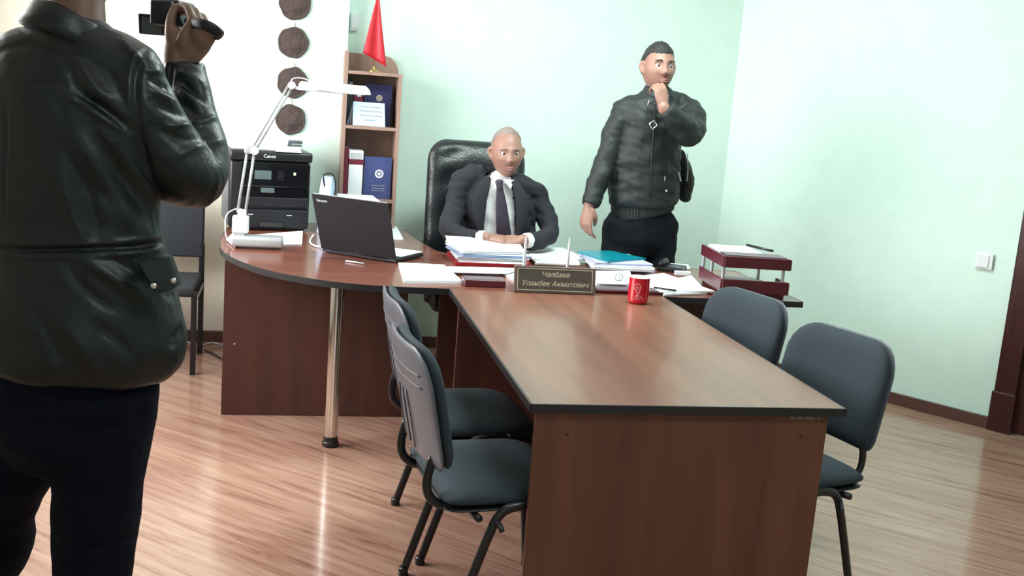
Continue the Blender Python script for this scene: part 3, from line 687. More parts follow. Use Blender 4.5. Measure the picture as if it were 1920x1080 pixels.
tube(bm, [(.017*math.cos(2*PI*k/n), 0, .017+.017*math.sin(2*PI*k/n)) for k in range(n+1)], .0017, 6); tube(bm, [(.006, -.002, .002), (.0, -.002, .016), (.008, -.002, .024)], .0014, 6, 4)
o = obj('key_ring', bm, 'grey_plastic', None, True); tag(o, 'thin grey ring standing on the papers left of the red mug', 'ring'); 
rp = PZ(1160, 527, DZ+.019); o.location = (rp.x, rp.y, DZ+.0195)

# ------------------------------------------------------------------ letter trays
t = thing('letter_tray', 'two-tier maroon wooden letter tray with grey posts at the right end of the desk', 'letter tray', (2.03, 4.487, DZ), math.radians(-5))
def tray(z, par_name, h_, w_=.152, y0=-.168, y1=.17):
    p_ = part(par_name, 'maroon_dull', lambda b: box(b, -w_+.004, w_-.004, y0+.004, y1-.004, z, z+.008), t)
    part('front_rail', 'maroon', lambda b: box(b, -w_, w_, y0-.008, y0+.006, z, z+h_, .002, 1), p_)
    part('side_rail', 'maroon', lambda b: box(b, -w_-.006, -w_+.006, y0, y1, z, z+h_, .002, 1), p_)
    part('side_rail', 'maroon', lambda b: box(b, w_-.006, w_+.006, y0, y0+.15, z, z+h_*.9, .002, 1), p_)
tray(.022, 'lower_tray', .058); tray(.133, 'upper_tray', .050)
part('base', 'maroon', lambda b: box(b, -.14, .14, -.16, .16, 0, .021), t)
for x, y in ((-.145, -.150), (.125, -.160), (-.145, .02), (.125, .15), (-.145, .155)):
    part('post', 'lamp_grey', lambda b: lathe(b, [(.0075, .031), (.0075, .133)], 12, (x, y, 0)), t, True, 40)
TR = t
def on_tray(x, y): v = Matrix.Rotation(math.radians(-5), 3, 'Z')@Vector((x, y, 0)); return Vector((2.03+v.x, 4.487+v.y, 0))
pile('paper_stack', 'white papers in the upper letter tray', 'paper', [on_tray(*q) for q in ((-.13, -.04), (-.13, .155), (.06, .155), (.06, -.04))], DZ+.1415, .046, 'paper', seed=30)
pile('folder', 'grey flat folder lying in front in the upper letter tray', 'folder', [on_tray(*q) for q in ((-.135, -.15), (-.135, -.05), (.14, -.05), (.14, -.15))], DZ+.1415, .044, 'maroon_dull', seed=31, n=3)
pile('paper_stack', 'white papers in the lower letter tray', 'paper', [on_tray(*q) for q in ((-.12, .03), (-.12, .15), (.1, .15), (.1, .03))], DZ+.031, .012, 'paper', seed=32)
a_, b_ = on_tray(.055, .155), on_tray(.125, .0)
bm = NB(); tube(bm, [(a_.x, a_.y, DZ+.194), (b_.x, b_.y, DZ+.194)], .006, 8); o = obj('pen', bm, 'black_plastic', None, True); tag(o, 'thick dark pen lying across the back of the upper letter tray', 'pen')

# ------------------------------------------------------------------ phone, calculator, pens on the right of the desk
q = PZ(1262, 508, DZ)
t = thing('telephone', 'black desk telephone between the teal pile and the letter trays', 'telephone', (q.x, q.y+.02, DZ), -.5)
part('base', 'black_plastic', lambda b: box(b, -.065, .065, -.075, .075, 0, .022, .006), t)
part('handset', 'black_matte', lambda b: tube(b, [(-.045, -.075, .030), (-.045, -.05, .038), (-.045, .05, .038), (-.045, .075, .030)], .016, 10, 4), t, True)
kp = part('keypad', 'grey_plastic', lambda b: box(b, -.015, .05, -.05, .01, .022, .025), t)
q = PZ(1278, 516, DZ)
bm = NB(); box(bm, -.04, .04, -.012, .012, 0, .022, .004); o = obj('eraser_box', bm, 'white_plastic'); tag(o, 'small white box in front of the black telephone', 'box'); o.location = (q.x, q.y-.01, DZ); o.rotation_euler = (0, 0, -.1)
a_, b_ = PZ(1226, 539, DZ+.024), PZ(1268, 545, DZ+.024)
bm = NB(); tube(bm, [a_, b_], .0045, 8); o = obj('pen', bm, 'gloss_black', None, True); tag(o, 'black pen lying on the fanned papers right of the red mug', 'pen')

# ------------------------------------------------------------------ laptop
LYAW, LLEAN, LL, LH = -.617, .358, .407, .285
t = thing('laptop', 'open black laptop with its lid towards the camera on the desk', 'laptop', (.315, 4.963, DZ), LYAW)
lb = part('base', 'black_matte', lambda b: box(b, -LL/2, LL/2, .004, .265, .002, .020, .004), t)
part('keyboard', 'gloss_black', lambda b: box(b, -LL/2+.02, LL/2-.02, .04, .16, .0195, .0212), lb)
LM = Matrix.Translation((0, .002, .020))@Matrix.Rotation(LLEAN, 4, 'X')
lid = part('lid', 'black_matte', lambda b: box(b, -LL/2, LL/2, -.006, .004, .0, LH, .003, 2, mtx=LM), t)
part('screen', 'gloss_black', lambda b: box(b, -LL/2+.015, LL/2-.015, .004, .0048, .018, LH-.014, mtx=LM), lid)
part('lid_edge', 'lamp_grey', lambda b: box(b, -LL/2+.004, LL/2-.004, -.0035, .002, LH-.0012, LH+.0004, mtx=LM), lid)
part('hinge', 'black_plastic', lambda b: tube(b, [(-.15, .003, .018), (.15, .003, .018)], .006, 8), t, True)
text_mesh('lenovo', .021, 'paper', 'lettering', lid, LM@frame((-LL/2+.052, -.0064, LH-.030), (1, 0, 0), (0, 0, 1)), .0003)
R_ = Matrix.Rotation(LYAW, 3, 'Z')
def lap(x, y): v = R_@Vector((x, y, 0)); return Vector((.315+v.x, 4.963+v.y, 0))
pile('paper_sheet', 'white sheet of paper lying on the open laptop keyboard', 'paper', [lap(*q) for q in ((-.02, .035), (-.05, .25), (.19, .275), (.195, .06))], DZ+.0218, .003, 'paper', seed=40)
bm = NB(); tube(bm, [PZ(588, 440, DZ+.006), PZ(581, 452, DZ+.006), PZ(588, 460, DZ+.006), PZ(602, 463, DZ+.006)], .0045, 8, 5)
o = obj('cable', bm, 'white_plastic', None, True); tag(o, 'short white cable curling on the desk left of the laptop', 'cable')
a_, b_ = PZ(648, 489, DZ+.004), PZ(682, 494, DZ+.004)
bm = NB(); tube(bm, [a_, b_], .0035, 8); o = obj('pen', bm, 'lightmark', None, True); tag(o, 'thin silver pen lying on the desk in front of the laptop', 'pen')

# ------------------------------------------------------------------ printer
PW, PD, PH = .415, .37, .415
PR = math.radians(9)
t = thing('printer', 'big black multifunction printer on the left end of the desk', 'printer', (-.108, 5.70, DZ+.0005), PR)
prn = part('body', 'black_plastic', lambda b: (box(b, -PW/2, PW/2, 0.012, PD, .012, PH-.055, .014, 3)), t, True, 50)
part('scanner_lid', 'black_plastic', lambda b: box(b, -PW/2-.004, PW/2+.006, -.004, PD+.004, PH-.053, PH, .014, 3), t, True, 50)
part('side_cover', 'grey_plastic', lambda b: box(b, -PW/2-.006, -PW/2+.004, .03, PD-.02, .03, PH-.07, .003), t)
cp = part('control_panel', 'gloss_black', lambda b: box(b, -PW/2+.05, PW/2-.01, -.008, .014, PH-.185, PH-.056, .006), t)
part('display', 'screen', lambda b: box(b, -.085, .0, -.0095, -.007, PH-.145, PH-.10), cp)
part('keypad', 'black_matte', lambda b: [box(b, .035+.011*i, .043+.011*i, -.010, -.007, PH-.148+.013*j, PH-.139+.013*j, .001, 1) for i in range(3) for j in range(4)] and None, cp)
part('indicator', 'led', lambda b: box(b, .115, .127, -.0095, -.007, PH-.118, PH-.105), cp)
part('output_slot', 'gloss_black', lambda b: box(b, -PW/2+.05, PW/2-.01, .002, .014, PH-.235, PH-.19), t)
part('slot_tab', 'screen', lambda b: box(b, -.05, .02, -.004, .004, PH-.215, PH-.19, .002), t)
part('front_door', 'black_matte', lambda b: box(b, -PW/2+.05, PW/2-.008, -.006, .014, .125, PH-.238, .006), t)
cs = part('paper_cassette', 'black_matte', lambda b: box(b, -PW/2+.045, PW/2-.008, -.010, .014, .014, .112, .006), t)
part('grip', 'gloss_black', lambda b: box(b, -.055, .075, -.0125, -.009, .018, .05, .003), cs)
for x in (-.10, .10): part('latch', 'lightmark', lambda b: box(b, x-.014, x+.014, -.0115, -.009, .082, .087, .001, 1), cs)
text_mesh('Canon', .024, 'paper', 'lettering', t, frame((-.01, -.0048, PH-.026), (1, 0, 0), (0, 0, 1)), .0004)
part('foot', 'black_plastic', lambda b: box(b, -PW/2+.02, PW/2-.02, .03, PD-.03, 0, .012), t)
Rp = Matrix.Rotation(PR, 3, 'Z')
def pp_(x, y): v = Rp@Vector((x, y, 0)); return Vector((-.108+v.x, 5.70+v.y, 0))
TZ = DZ+PH+.001
pile('paper_stack', 'thick white stack of paper on top of the black printer', 'paper', [pp_(*q) for q in ((-.20, .02), (-.20, .30), (.17, .33), (.15, .02))], TZ, .024, 'paper', jit=.004, seed=50)
pile('paper_sheet', 'loose white sheets lying crooked on the paper stack on the printer', 'paper', [pp_(*q) for q in ((-.205, .05), (-.17, .33), (.10, .34), (.08, .03))], TZ+.0245, .012, 'paper', jit=.005, bend=.006, seed=51)
pile('folder', 'white folder edge sticking out over the front of the printer lid', 'folder', [pp_(*q) for q in ((.02, -.012), (.02, .0185), (.15, .0185), (.15, -.012))], TZ, .012, 'paper', seed=52, n=2)
st = thing('stapler', 'small grey stapler on the papers on top of the printer', 'stapler', tuple(pp_(.118, .10)+Vector((0, 0, TZ+.0245))), PR+.2)
part('stapler_base', 'grey_plastic', lambda b: box(b, -.02, .05, -.014, .014, 0, .010, .002), st); part('stapler_arm', 'grey_plastic', lambda b: box(b, -.02, .055, -.011, .011, .014, .032, .004), st)
part('stapler_hinge', 'grey_plastic', lambda b: box(b, -.02, -.005, -.009, .009, .008, .018), st)
# things behind the laptop
sh_ = thing('paper_bag', 'pale blue crumpled bag standing on the desk right of the printer', 'bag', (.185, 5.72, DZ), .1)
bm = NB(); rings = []; rn = random.Random(5)
for j in range(9):
    z = .30*j/8; s = 1-.25*(j/8)**2; rings.append([Vector((.045*s*math.cos(a)*(1+.12*math.sin(3*a+j)), .05*s*math.sin(a)*(1+.15*math.sin(4*a-j)), z)) for a in [2*PI*k/20 for k in range(20)]])
loft(bm, rings); obj('bag_body', bm, 'paper_blue', sh_, True)
bm = NB(); tube(bm, [(-.02, -.03, .25), (-.028, -.036, .31), (.02, -.04, .315), (.035, -.04, .26), (.03, -.045, .20)], .004, 8, 5); obj('handle', bm, 'black_matte', sh_, True)
pile('paper_stack', 'white papers stacked behind the laptop right of the pale blue bag', 'paper', ((.24, 5.60, 0), (.24, 5.85, 0), (.43, 5.85, 0), (.45, 5.60, 0)), DZ, .20, 'paper', jit=.004, seed=53, n=18)

# ------------------------------------------------------------------ desk lamp
t = thing('desk_lamp', 'white articulated desk lamp with long flat head on a grey base', 'lamp', (-.150, 5.13, DZ+.009))
part('base', 'lamp_grey', lambda b: box(b, -.120, .120, -.06, .075, 0, .044, .012, 3), t, True, 50)
bl = part('clamp_block', 'white_plastic', lambda b: box(b, -.118, -.042, -.005, .06, .055, .135, .008, 3), t, True, 50)
part('pivot_neck', 'white_plastic', lambda b: box(b, -.10, -.06, .01, .045, .04, .06), bl)
part('pivot_top', 'white_plastic', lambda b: box(b, -.095, -.055, .012, .045, .13, .165, .006), bl)
J0, J1, J2 = Vector((-.078, .03, .150)), Vector((-.045, .07, .437)), Vector((.128, .10, .757))
for dx in (-.018, .018):
    part('lower_arm', 'lamp_grey', lambda b: tube(b, [J0+Vector((dx, 0, 0)), J1+Vector((dx*.9, 0, 0))], .0065, 10), t, True)
jt = part('elbow_joint', 'lamp_grey', lambda b: box(b, J1.x-.03, J1.x+.032, J1.y-.014, J1.y+.014, J1.z-.012, J1.z+.030, .008, 2), t, True, 50)
part('joint_knob', 'white_plastic', lambda b: lathe(b, [(.017, -.022), (.019, -.018), (.019, .018), (.017, .022)], 20, mtx=Matrix.Translation(J1+Vector((.018, 0, .004)))@Matrix.Rotation(PI/2, 4, 'X')), jt, True, 40)
dv = (J2-J1).normalized(); nv = Vector((dv.z, 0, -dv.x))
for s in (-1, 1): part('upper_arm', 'lamp_grey', lambda b: tube(b, [J1+nv*.009*s+Vector((.012, 0, .01)), J2+nv*.009*s], .0058, 10), t, True)
hj = part('head_joint', 'white_plastic', lambda b: (lathe(b, [(.016, -.018), (.018, -.014), (.018, .014), (.016, .018)], 18, mtx=Matrix.Translation(J2+Vector((.004, 0, .0)))@Matrix.Rotation(PI/2, 4, 'X'))), t, True, 40)
part('head_bracket', 'lamp_grey', lambda b: tube(b, [J2, J2+Vector((.03, -.01, -.012)), J2+Vector((.075, -.02, -.014))], .008, 8), hj, True)
hd = NB()
A0, A1 = J2+Vector((.035, 0, -.012)), J2+Vector((.375, .02, -.012))
rings = []
for s, wf, wb, ht in ((0, .035, .045, .020), (.03, .048, .055, .034), (.5, .050, .060, .036), (.93, .050, .06, .034), (.98, .045, .05, .018), (1.0, .035, .04, .004)):
    c_ = A0.lerp(A1, s); rings.append([c_+Vector((0, -wf, -.006)), c_+Vector((0, -wf*.8, ht*.45)), c_+Vector((0, -wf*.3, ht)), c_+Vector((0, wb*.4, ht)), c_+Vector((0, wb*.9, ht*.45)), c_+Vector((0, wb, -.006))])
loft(hd, rings); head_ = obj('lamp_shade', hd, 'white_plastic', t, True, 40)
part('diffuser', 'lamp_grey', lambda b: box(b, A0.x+.03, A1.x-.03, A0.y-.035, A0.y+.05, A0.z-.009, A0.z-.006), head_)
part('handle_clip', 'lamp_grey', lambda b: box(b, A0.x+.085, A0.x+.145, A0.y-.057, A0.y-.047, A0.z-.008, A0.z+.002, .002), head_)
part('power_cord', 'white_plastic', lambda b: tube(b, [J2+Vector((-.004, 0, .01)), J2+Vector((.01, 0, .032)), J2+Vector((.055, 0, .036)), J2+Vector((.10, 0, .020))], .003, 6, 6), t, True)
part('power_cord', 'white_plastic', lambda b: tube(b, [(-.06, .05, .155), (-.10, .05, .165), (-.148, .05, .13), (-.150, .05, .05), (-.135, .05, .004)], .003, 6, 6), t, True)
# cables on the floor
for k, (q, mt_, lab) in enumerate(((((340, 636), (372, 648), (400, 643), (430, 652)), 'lightmark', 'pale cable on the floor along the skirting left of the desk'), (((384, 656), (398, 662), (408, 668), (426, 678)), 'black_plastic', 'black cable on the floor left of the desk panel'))):
    bm = NB(); tube(bm, [PZ(x, y, .006) for x, y in q], .005, 8, 5); o = obj('cable', bm, mt_, None, True); tag(o, lab, 'cable')
#PEOPLE

# ================================================================== PEOPLE
def limb(bm, pts, rad, side=(1, 0, 0), n=22, sub=5, ends=(True, True)):
    # rad: (a, b) pairs; a along the side direction, b across it
    rad = [(r, r) if not isinstance(r, tuple) else r for r in rad]
    P = catmull(pts, sub) if len(pts) > 2 else [Vector(pts[0]).lerp(Vector(pts[1]), i/sub) for i in range(sub+1)]
    Rr = catmull([(a, b, 0) for a, b in rad], sub) if len(pts) > 2 else [Vector((*rad[0], 0)).lerp(Vector((*rad[1], 0)), i/sub) for i in range(sub+1)]
    def fr_(i):
        t = (P[min(i+1, len(P)-1)]-P[max(i-1, 0)]).normalized(); s = Vector(side); u = (s-t*s.dot(t))
        if u.length < .15: u = t.orthogonal()
        u.normalize(); return t, u, t.cross(u)
    rings = []
    def ring(c, u, v, a, b): return [c+u*a*math.cos(2*PI*k/n)+v*b*math.sin(2*PI*k/n) for k in range(n)]
    t, u, v = fr_(0); r = Rr[0]
    if ends[0]:
        for q in (.15, .5, .85): rings.append(ring(P[0]-t*min(r.x, r.y)*math.cos(q*PI/2), u, v, r.x*math.sin(q*PI/2), r.y*math.sin(q*PI/2)))
    for i in range(len(P)):
        t, u, v = fr_(i); rings.append(ring(P[i], u, v, Rr[i].x, Rr[i].y))
    if ends[1]:
        r = Rr[-1]
        for q in (.85, .5, .15): rings.append(ring(P[-1]+t*min(r.x, r.y)*math.cos(q*PI/2), u, v, r.x*math.sin(q*PI/2), r.y*math.sin(q*PI/2)))
    loft(bm, rings)
def fuse(name, bm, mat, parent, voxel=.006, smooth=4, disp=None, cut=None, thick=0, post=2):
    # one continuous skin over the overlapping volumes
    me = bpy.data.meshes.new('tmp'); bmesh.ops.recalc_face_normals(bm, faces=bm.faces); bm.to_mesh(me); bm.free()
    o = bpy.data.objects.new('tmp', me); C.objects.link(o)
    r = o.modifiers.new('r', 'REMESH'); r.mode = 'VOXEL'; r.voxel_size = voxel
    s = o.modifiers.new('s', 'SMOOTH'); s.factor = .5; s.iterations = smooth
    dg = bpy.context.evaluated_depsgraph_get(); dg.update()
    nm = bpy.data.meshes.new_from_object(o.evaluated_get(dg)); bpy.data.objects.remove(o)
    if disp:
        N = len(nm.vertices); co = np.empty(N*3, np.float32); no = np.empty(N*3, np.float32)
        nm.vertices.foreach_get('co', co); nm.vertex_normals.foreach_get('vector', no)
        co = co.reshape(-1, 3); no = no.reshape(-1, 3); d = disp(co.astype(float), no.astype(float))
        co = co+no*d[:, None].astype(np.float32); nm.vertices.foreach_set('co', co.ravel()); nm.update()
    if cut:
        b = bmesh.new(); b.from_mesh(nm); dead = [f for f in b.faces if cut(f.calc_center_median(), f.normal)]
        bmesh.ops.delete(b, geom=dead, context='FACES'); b.to_mesh(nm); b.free()
    loc = parent.matrix_basis.translation.copy(); pr_ = parent
    while pr_.parent: pr_ = pr_.parent; loc = loc+pr_.matrix_basis.translation
    nm.transform(Matrix.Translation(-loc)); nm.name = name; nm.materials.clear(); nm.materials.append(M[mat]); nm.shade_smooth()
    n = bpy.data.objects.new(name, nm); C.objects.link(n); n.parent = parent
    if thick:
        md = n.modifiers.new('cloth', 'SOLIDIFY'); md.thickness = thick; md.offset = -1
    return n
def at_root(name, bm, mat, parent, sm=True, auto=None):
    bmesh.ops.translate(bm, verts=bm.verts, vec=-(parent.location if not parent.parent else parent.parent.location+parent.location)); return obj(name, bm, mat, parent, sm, auto)
def cloth_noise(amp, sx, sy, sz, seed=0.):
    def f(co, no):
        return np.array([amp*noise.noise(Vector((p[0]*sx+seed, p[1]*sy, p[2]*sz)))+amp*.5*noise.noise(Vector((p[0]*sx*2.2, p[1]*sy*2.2+seed, p[2]*sz*2.2+p[0]*9))) for p in co])
    return f
def head_shape(x, y, z):      # unit direction -> head surface point; x to the person's left, y forwards, z up
    px, py_, pz = x*.076, y*.097, z*.121
    if z < 0:
        px *= 1-.30*(-z)**1.6; py_ *= (1-.12*(-z)**2) if y > 0 else (1-.30*(-z)**1.2)
    if z > .4: px *= 1-.05*(z-.4)
    if y > 0:
        py_ *= 1-.05*math.exp(-(x/.5)**2)*(z > -.9)
        g = lambda cx, cz, sx, sz: math.exp(-((px-cx)/sx)**2-((pz-cz)/sz)**2)
        d = 0
        d += .012*g(0, .004, .009, .022)+.019*g(0, -.022, .0125, .014)+.006*(g(.014, -.027, .008, .008)+g(-.014, -.027, .008, .008))
        d += .005*(g(.03, .030, .018, .007)+g(-.03, .030, .018, .007)+g(0, .030, .014, .008))
        d -= .0105*(g(.031, .010, .015, .012)+g(-.031, .010, .015, .012))
        d += .004*(g(.042, -.02, .018, .016)+g(-.042, -.02, .018, .016))
        d += .0055*g(0, -.052, .022, .0055)+.006*g(0, -.066, .019, .006)-.004*g(0, -.0585, .024, .003)-.003*g(0, -.078, .02, .006)
        d += .009*g(0, -.098, .020, .014)
        py_ += d*y**.6
    return Vector((px, py_, pz))
def make_head(bm, c, yaw, pitch, s, root, hair, skin, eyes=True, hairline=.55, roll=0.):
    Mh = Matrix.Translation(c)@Matrix.Rotation(yaw, 4, 'Z')@Matrix.Rotation(pitch, 4, 'X')@Matrix.Rotation(roll, 4, 'Y')@Matrix.Scale(s, 4)
    def ball(b, fn, nu=72, nv=56):
        rings = [[Mh@fn(math.sin(v)*math.cos(u), math.sin(v)*math.sin(u), math.cos(v)) for u in [2*PI*k/nu for k in range(nu)]] for v in [PI*(j+.5)/nv for j in range(nv)]]
        loft(b, rings)
    ball(bm, head_shape)
    for sx in (-1, 1):
        limb(bm, [Mh@Vector((sx*.070, .004, -.028)), Mh@Vector((sx*.082, -.006, -.012)), Mh@Vector((sx*.087, -.012, .010)), Mh@Vector((sx*.081, -.006, .026)), Mh@Vector((sx*.073, .004, .020))], [.006*s, .008*s, .009*s, .008*s, .006*s], n=10, sub=3)
    def hf(x, y, z):
        p = head_shape(x, y, z)
        lim = hairline if y > .35 else (hairline-1.0*(.35-y) if y > -.2 else hairline-.55-.6*(-.2-y))
        lim = max(lim, -.45)
        if y > -.15 and y < .42 and abs(x) > .5: lim = max(lim, .10)
        k = (z-lim)/.30; k = min(1, max(0, k+.5*noise.noise(Vector((x*14, y*14, z*14)))*.5)); n_ = noise.noise(Vector((x*7, y*7, z*7)))*.004
        return p*(.90+.10*min(1, k*2.2))+p.normalized()*(.0085*k+n_*k)
    b2 = NB(); ball(b2, hf); hr = at_root('hair', b2, hair, root)
    if eyes:
        for sx in (-1, 1):
            b2 = NB(); sphere(b2, (0, 0, 0), .0125, 16, 12); bmesh.ops.transform(b2, matrix=Mh@Matrix.Translation((sx*.031, .0715, .010)), verts=b2.verts)
            ey = at_root('eye', b2, 'eye', root)
            b2 = NB(); sphere(b2, (0, 0, 0), .0058, 12, 8, (1, .5, 1)); bmesh.ops.transform(b2, matrix=Mh@Matrix.Translation((sx*.031, .0820, .010)), verts=b2.verts)
            at_root('iris', b2, 'pupil', ey)
            b2 = NB(); tube(b2, [Mh@Vector((sx*.017, .0925, .032)), Mh@Vector((sx*.031, .0925, .0345)), Mh@Vector((sx*.050, .081, .029))], .0026*s, 8, 4); at_root('eyebrow', b2, hair, root)
        b2 = NB(); tube(b2, [Mh@Vector((-.024, .082, -.059)), Mh@Vector((-.008, .0925, -.054)), Mh@Vector((0, .0925, -.0555)), Mh@Vector((.008, .0925, -.054)), Mh@Vector((.024, .082, -.059))], lambda q: s*(.0015+.0035*math.sin(PI*q)), 8, 3)
        tube(b2, [Mh@Vector((-.022, .082, -.060)), Mh@Vector((0, .093, -.0645)), Mh@Vector((.022, .082, -.060))], lambda q: s*(.0015+.0035*math.sin(PI*q)), 8, 4)
        at_root('lips', b2, 'lip', root)
    return Mh
def make_hand(bm, wrist, direc, back, thumb_sign, curls, s=1.0, spread=.06, thumb=None):
    # direc: wrist to knuckles; back: outward from the back of the hand; thumb lies on thumb_sign * (direc x back)
    X = Vector(direc).normalized(); Z = Vector(back); Z = (Z-X*Z.dot(X)).normalized(); Y = Z.cross(X)*thumb_sign
    def T_(x, y, z): return Vector(wrist)+(X*x+Y*y+Z*z)*s
    limb(bm, [T_(-.02, 0, 0), T_(.015, .0, .0), T_(.05, .002, 0), T_(.088, .0, -.001)], [(.026*s, .021*s), (.030*s, .020*s), (.041*s, .017*s), (.040*s, .013*s)], side=Y, n=18)
    L = [(.043, .025, .021), (.047, .029, .022), (.043, .027, .021), (.034, .020, .018)]
    for i in range(4):
        y0 = .030-.020*i; a = 0; p = T_(.086-.004*(i == 3)-.002*(i == 0), y0, 0); pts = [p-X*.02*s, p]; sp = spread*(1.5-i)
        cl = curls[i] if isinstance(curls[0], tuple) else curls
        for k in range(3):
            a += cl[k]; dd = X*math.cos(a)*math.cos(sp)-Z*math.sin(a)+Y*math.sin(sp)*math.cos(a); p = p+dd*L[i][k]*s; pts.append(p)
        rr_ = .0088 if i < 3 else .0076
        limb(bm, pts, [rr_*s*q for q in (1.0, 1.05, 1.0, .93, .78)], n=12, sub=3)
    th = thumb or [(.012, .028, -.006), (.040, .050, -.018), (.066, .060, -.030), (.088, .062, -.038)]
    limb(bm, [T_(*q) for q in th], [.0135*s, .0125*s, .0105*s, .0088*s], n=14, sub=4)
    return T_

def shoe(bm, heel, direc, s=1.0):
    X = Vector((direc[0], direc[1], 0)).normalized(); h = Vector(heel)
    limb(bm, [h+X*0+Vector((0, 0, .045)), h+X*.08+Vector((0, 0, .045)), h+X*.17+Vector((0, 0, .036)), h+X*.235+Vector((0, 0, .028))], [(.036, .044), (.040, .044), (.046, .034), (.038, .026)], side=X.cross(Vector((0, 0, 1))), n=18)

# ---------------- standing man --------------------------------------------------
SYp = 5.28
def q_(x, y, dy=0): return PY(x, y, SYp+dy)
rx = q_(1205, 400); RT = thing('person', 'standing man in black zipped jacket and trousers, one hand raised to his chin', 'person', (rx.x, SYp, 0))
bm = NB()
hc = q_(1234, 129); HS = 1.06
MhS = make_head(bm, hc, PI+.05, .05, HS, RT, 'hair_dark', 'skin', hairline=.45)
limb(bm, [q_(1232, 200, .02), q_(1233, 150, .01)], [.06, .055])
limb(bm, [q_(1205, 420), q_(1208, 300), q_(1222, 215)], [(.14, .09), (.15, .11), (.14, .09)])
for xs, k in ((1172, -1), (1238, 1)):
    f0 = q_(xs, 420); limb(bm, [f0, Vector((f0.x+k*.015, f0.y, .45)), Vector((f0.x+k*.02, f0.y+.02, .10))], [.08, .055, .045])
    limb(bm, [Vector((f0.x+k*.02, f0.y+.02, .06)), Vector((f0.x+k*.03, f0.y-.08, .04))], [.035, .03])
wr = q_(1104, 386, -.09)
limb(bm, [q_(1170, 212), q_(1152, 258, -.01), q_(1134, 308, -.03), q_(1118, 350, -.06), wr], [.048, .045, .04, .034, .027])
make_hand(bm, q_(1103, 389, -.095), (-.10, -.10, -1), (-.75, -.6, 0), 1, [(.35, .5, .3), (.5, .7, .4), (.6, .8, .5), (.65, .85, .5)], .98, thumb=[(.012, .026, -.006), (.040, .036, -.022), (.064, .034, -.034), (.084, .028, -.040)])
wl = q_(1243, 201, -.27)
limb(bm, [q_(1291, 212), q_(1297, 232, -.10), q_(1290, 248, -.20), q_(1268, 228, -.26), wl], [.045, .045, .042, .036, .028])
chn = MhS@Vector((.045, .085, -.085))
make_hand(bm, wl, (-.18, .22, 1.0), (.25, -1.0, .2), -1, [(.55, .9, .6), (.65, 1.0, .6), (.7, 1.0, .6), (.75, 1.0, .6)], .95, thumb=[(.012, .026, -.006), (.040, .034, -.016), (.066, .034, -.022), (.086, .030, -.026)])
fuse('body', bm, 'skin', RT, .0045, 3)
bm = NB()
limb(bm, [q_(1206, 386), q_(1206, 374), q_(1207, 345), q_(1209, 300), q_(1216, 250), q_(1224, 212), q_(1230, 188, .01)],
     [(.172, .135), (.188, .146), (.190, .148), (.188, .145), (.182, .14), (.180, .125), (.10, .095)], ends=(False, True))
limb(bm, [q_(1222, 198, .01), q_(1190, 203), q_(1172, 214)], [(.07, .08), .072, .068])
limb(bm, [q_(1238, 196, .01), q_(1270, 199), q_(1290, 212)], [(.07, .08), .075, .075])
limb(bm, [q_(1170, 212), q_(1152, 258, -.01), q_(1134, 308, -.03), q_(1118, 350, -.06), q_(1106, 384, -.085)], [.070, .066, .058, .052, .047], ends=(True, False))
limb(bm, [q_(1291, 212), q_(1297, 232, -.10), q_(1290, 248, -.20), q_(1268, 228, -.26), q_(1247, 205, -.27)], [.078, .078, .070, .060, .050], ends=(True, False))
limb(bm, [q_(1276, 288, .02), q_(1286, 330, .03), q_(1284, 366, .04)], [(.025, .05), (.04, .06), (.035, .06)])
limb(bm, [q_(1228, 196, .02), q_(1232, 176, .03)], [(.088, .082), (.078, .074)], ends=(False, False))
jk = fuse('jacket', bm, 'jacket', RT, .006, 4, cloth_noise(.011, 9, 9, 17))
def knit(co, no): return .003*np.sin(np.arctan2(co[:, 1]-SYp, co[:, 0]-rx.x)*60)
bm = NB(); limb(bm, [q_(1206, 402), q_(1205, 394), q_(1205, 378)], [(.163, .126), (.167, .130), (.165, .13)], ends=(False, False)); fuse('waistband', bm, 'jacket', jk, .005, 1, knit)
bm = NB(); tube(bm, [PY(1228, 188, SYp-.125), PY(1226, 240, SYp-.148), PY(1222, 300, SYp-.152), PY(1219, 372, SYp-.146)], .004, 6, 5); at_root('zip', bm, 'black_plastic', jk)
def px_box(pts, Y, mat, name, par, rad=.003): 
    bm = NB(); tube(bm, [PY(x, y, Y) for x, y in pts], rad, 6); return at_root(name, bm, mat, par)
px_box([(1218, 232), (1226, 226), (1232, 235), (1223, 243), (1218, 232), (1226, 226)], SYp-.345, 'steel', 'buckle', jk, .0042)
px_box([(1217, 188), (1214, 199)], SYp-.135, 'steel', 'zip_puller', jk)
px_box([(1289, 288), (1290, 318), (1288, 340)], SYp-.075, 'lightmark', 'pocket_zip', jk, .0025)
px_box([(1272, 322), (1277, 340)], SYp-.105, 'lightmark', 'pocket_zip', jk, .0035); px_box([(1247, 330), (1245, 347)], SYp-.135, 'lightmark', 'pocket_zip', jk, .0025)
bm = NB(); sphere(bm, PY(1249, 358, SYp-.135), .007); at_root('snap', bm, 'steel', jk)
bm = NB()
limb(bm, [q_(1204, 390), q_(1203, 412), q_(1201, 445)], [(.148, .112), (.172, .122), (.182, .128)], ends=(True, True))
for xs, k in ((1165, -1), (1237, 1)):
    f0 = q_(xs, 425); limb(bm, [f0, Vector((f0.x+k*.008, f0.y, .62)), Vector((f0.x+k*.01, f0.y, .45)), Vector((f0.x+k*.015, f0.y+.02, .06))], [.096, .09, .075, .062], ends=(True, False))
fuse('trousers', bm, 'trousers', RT, .007, 4, cloth_noise(.008, 9, 9, 12, 3.))
for xs, k in ((1165, -1), (1237, 1)):
    f0 = q_(xs, 425); bm = NB(); shoe(bm, (f0.x+k*.015, f0.y+.05, 0), (k*.15, -1)); at_root('shoe', bm, 'shoe', RT)

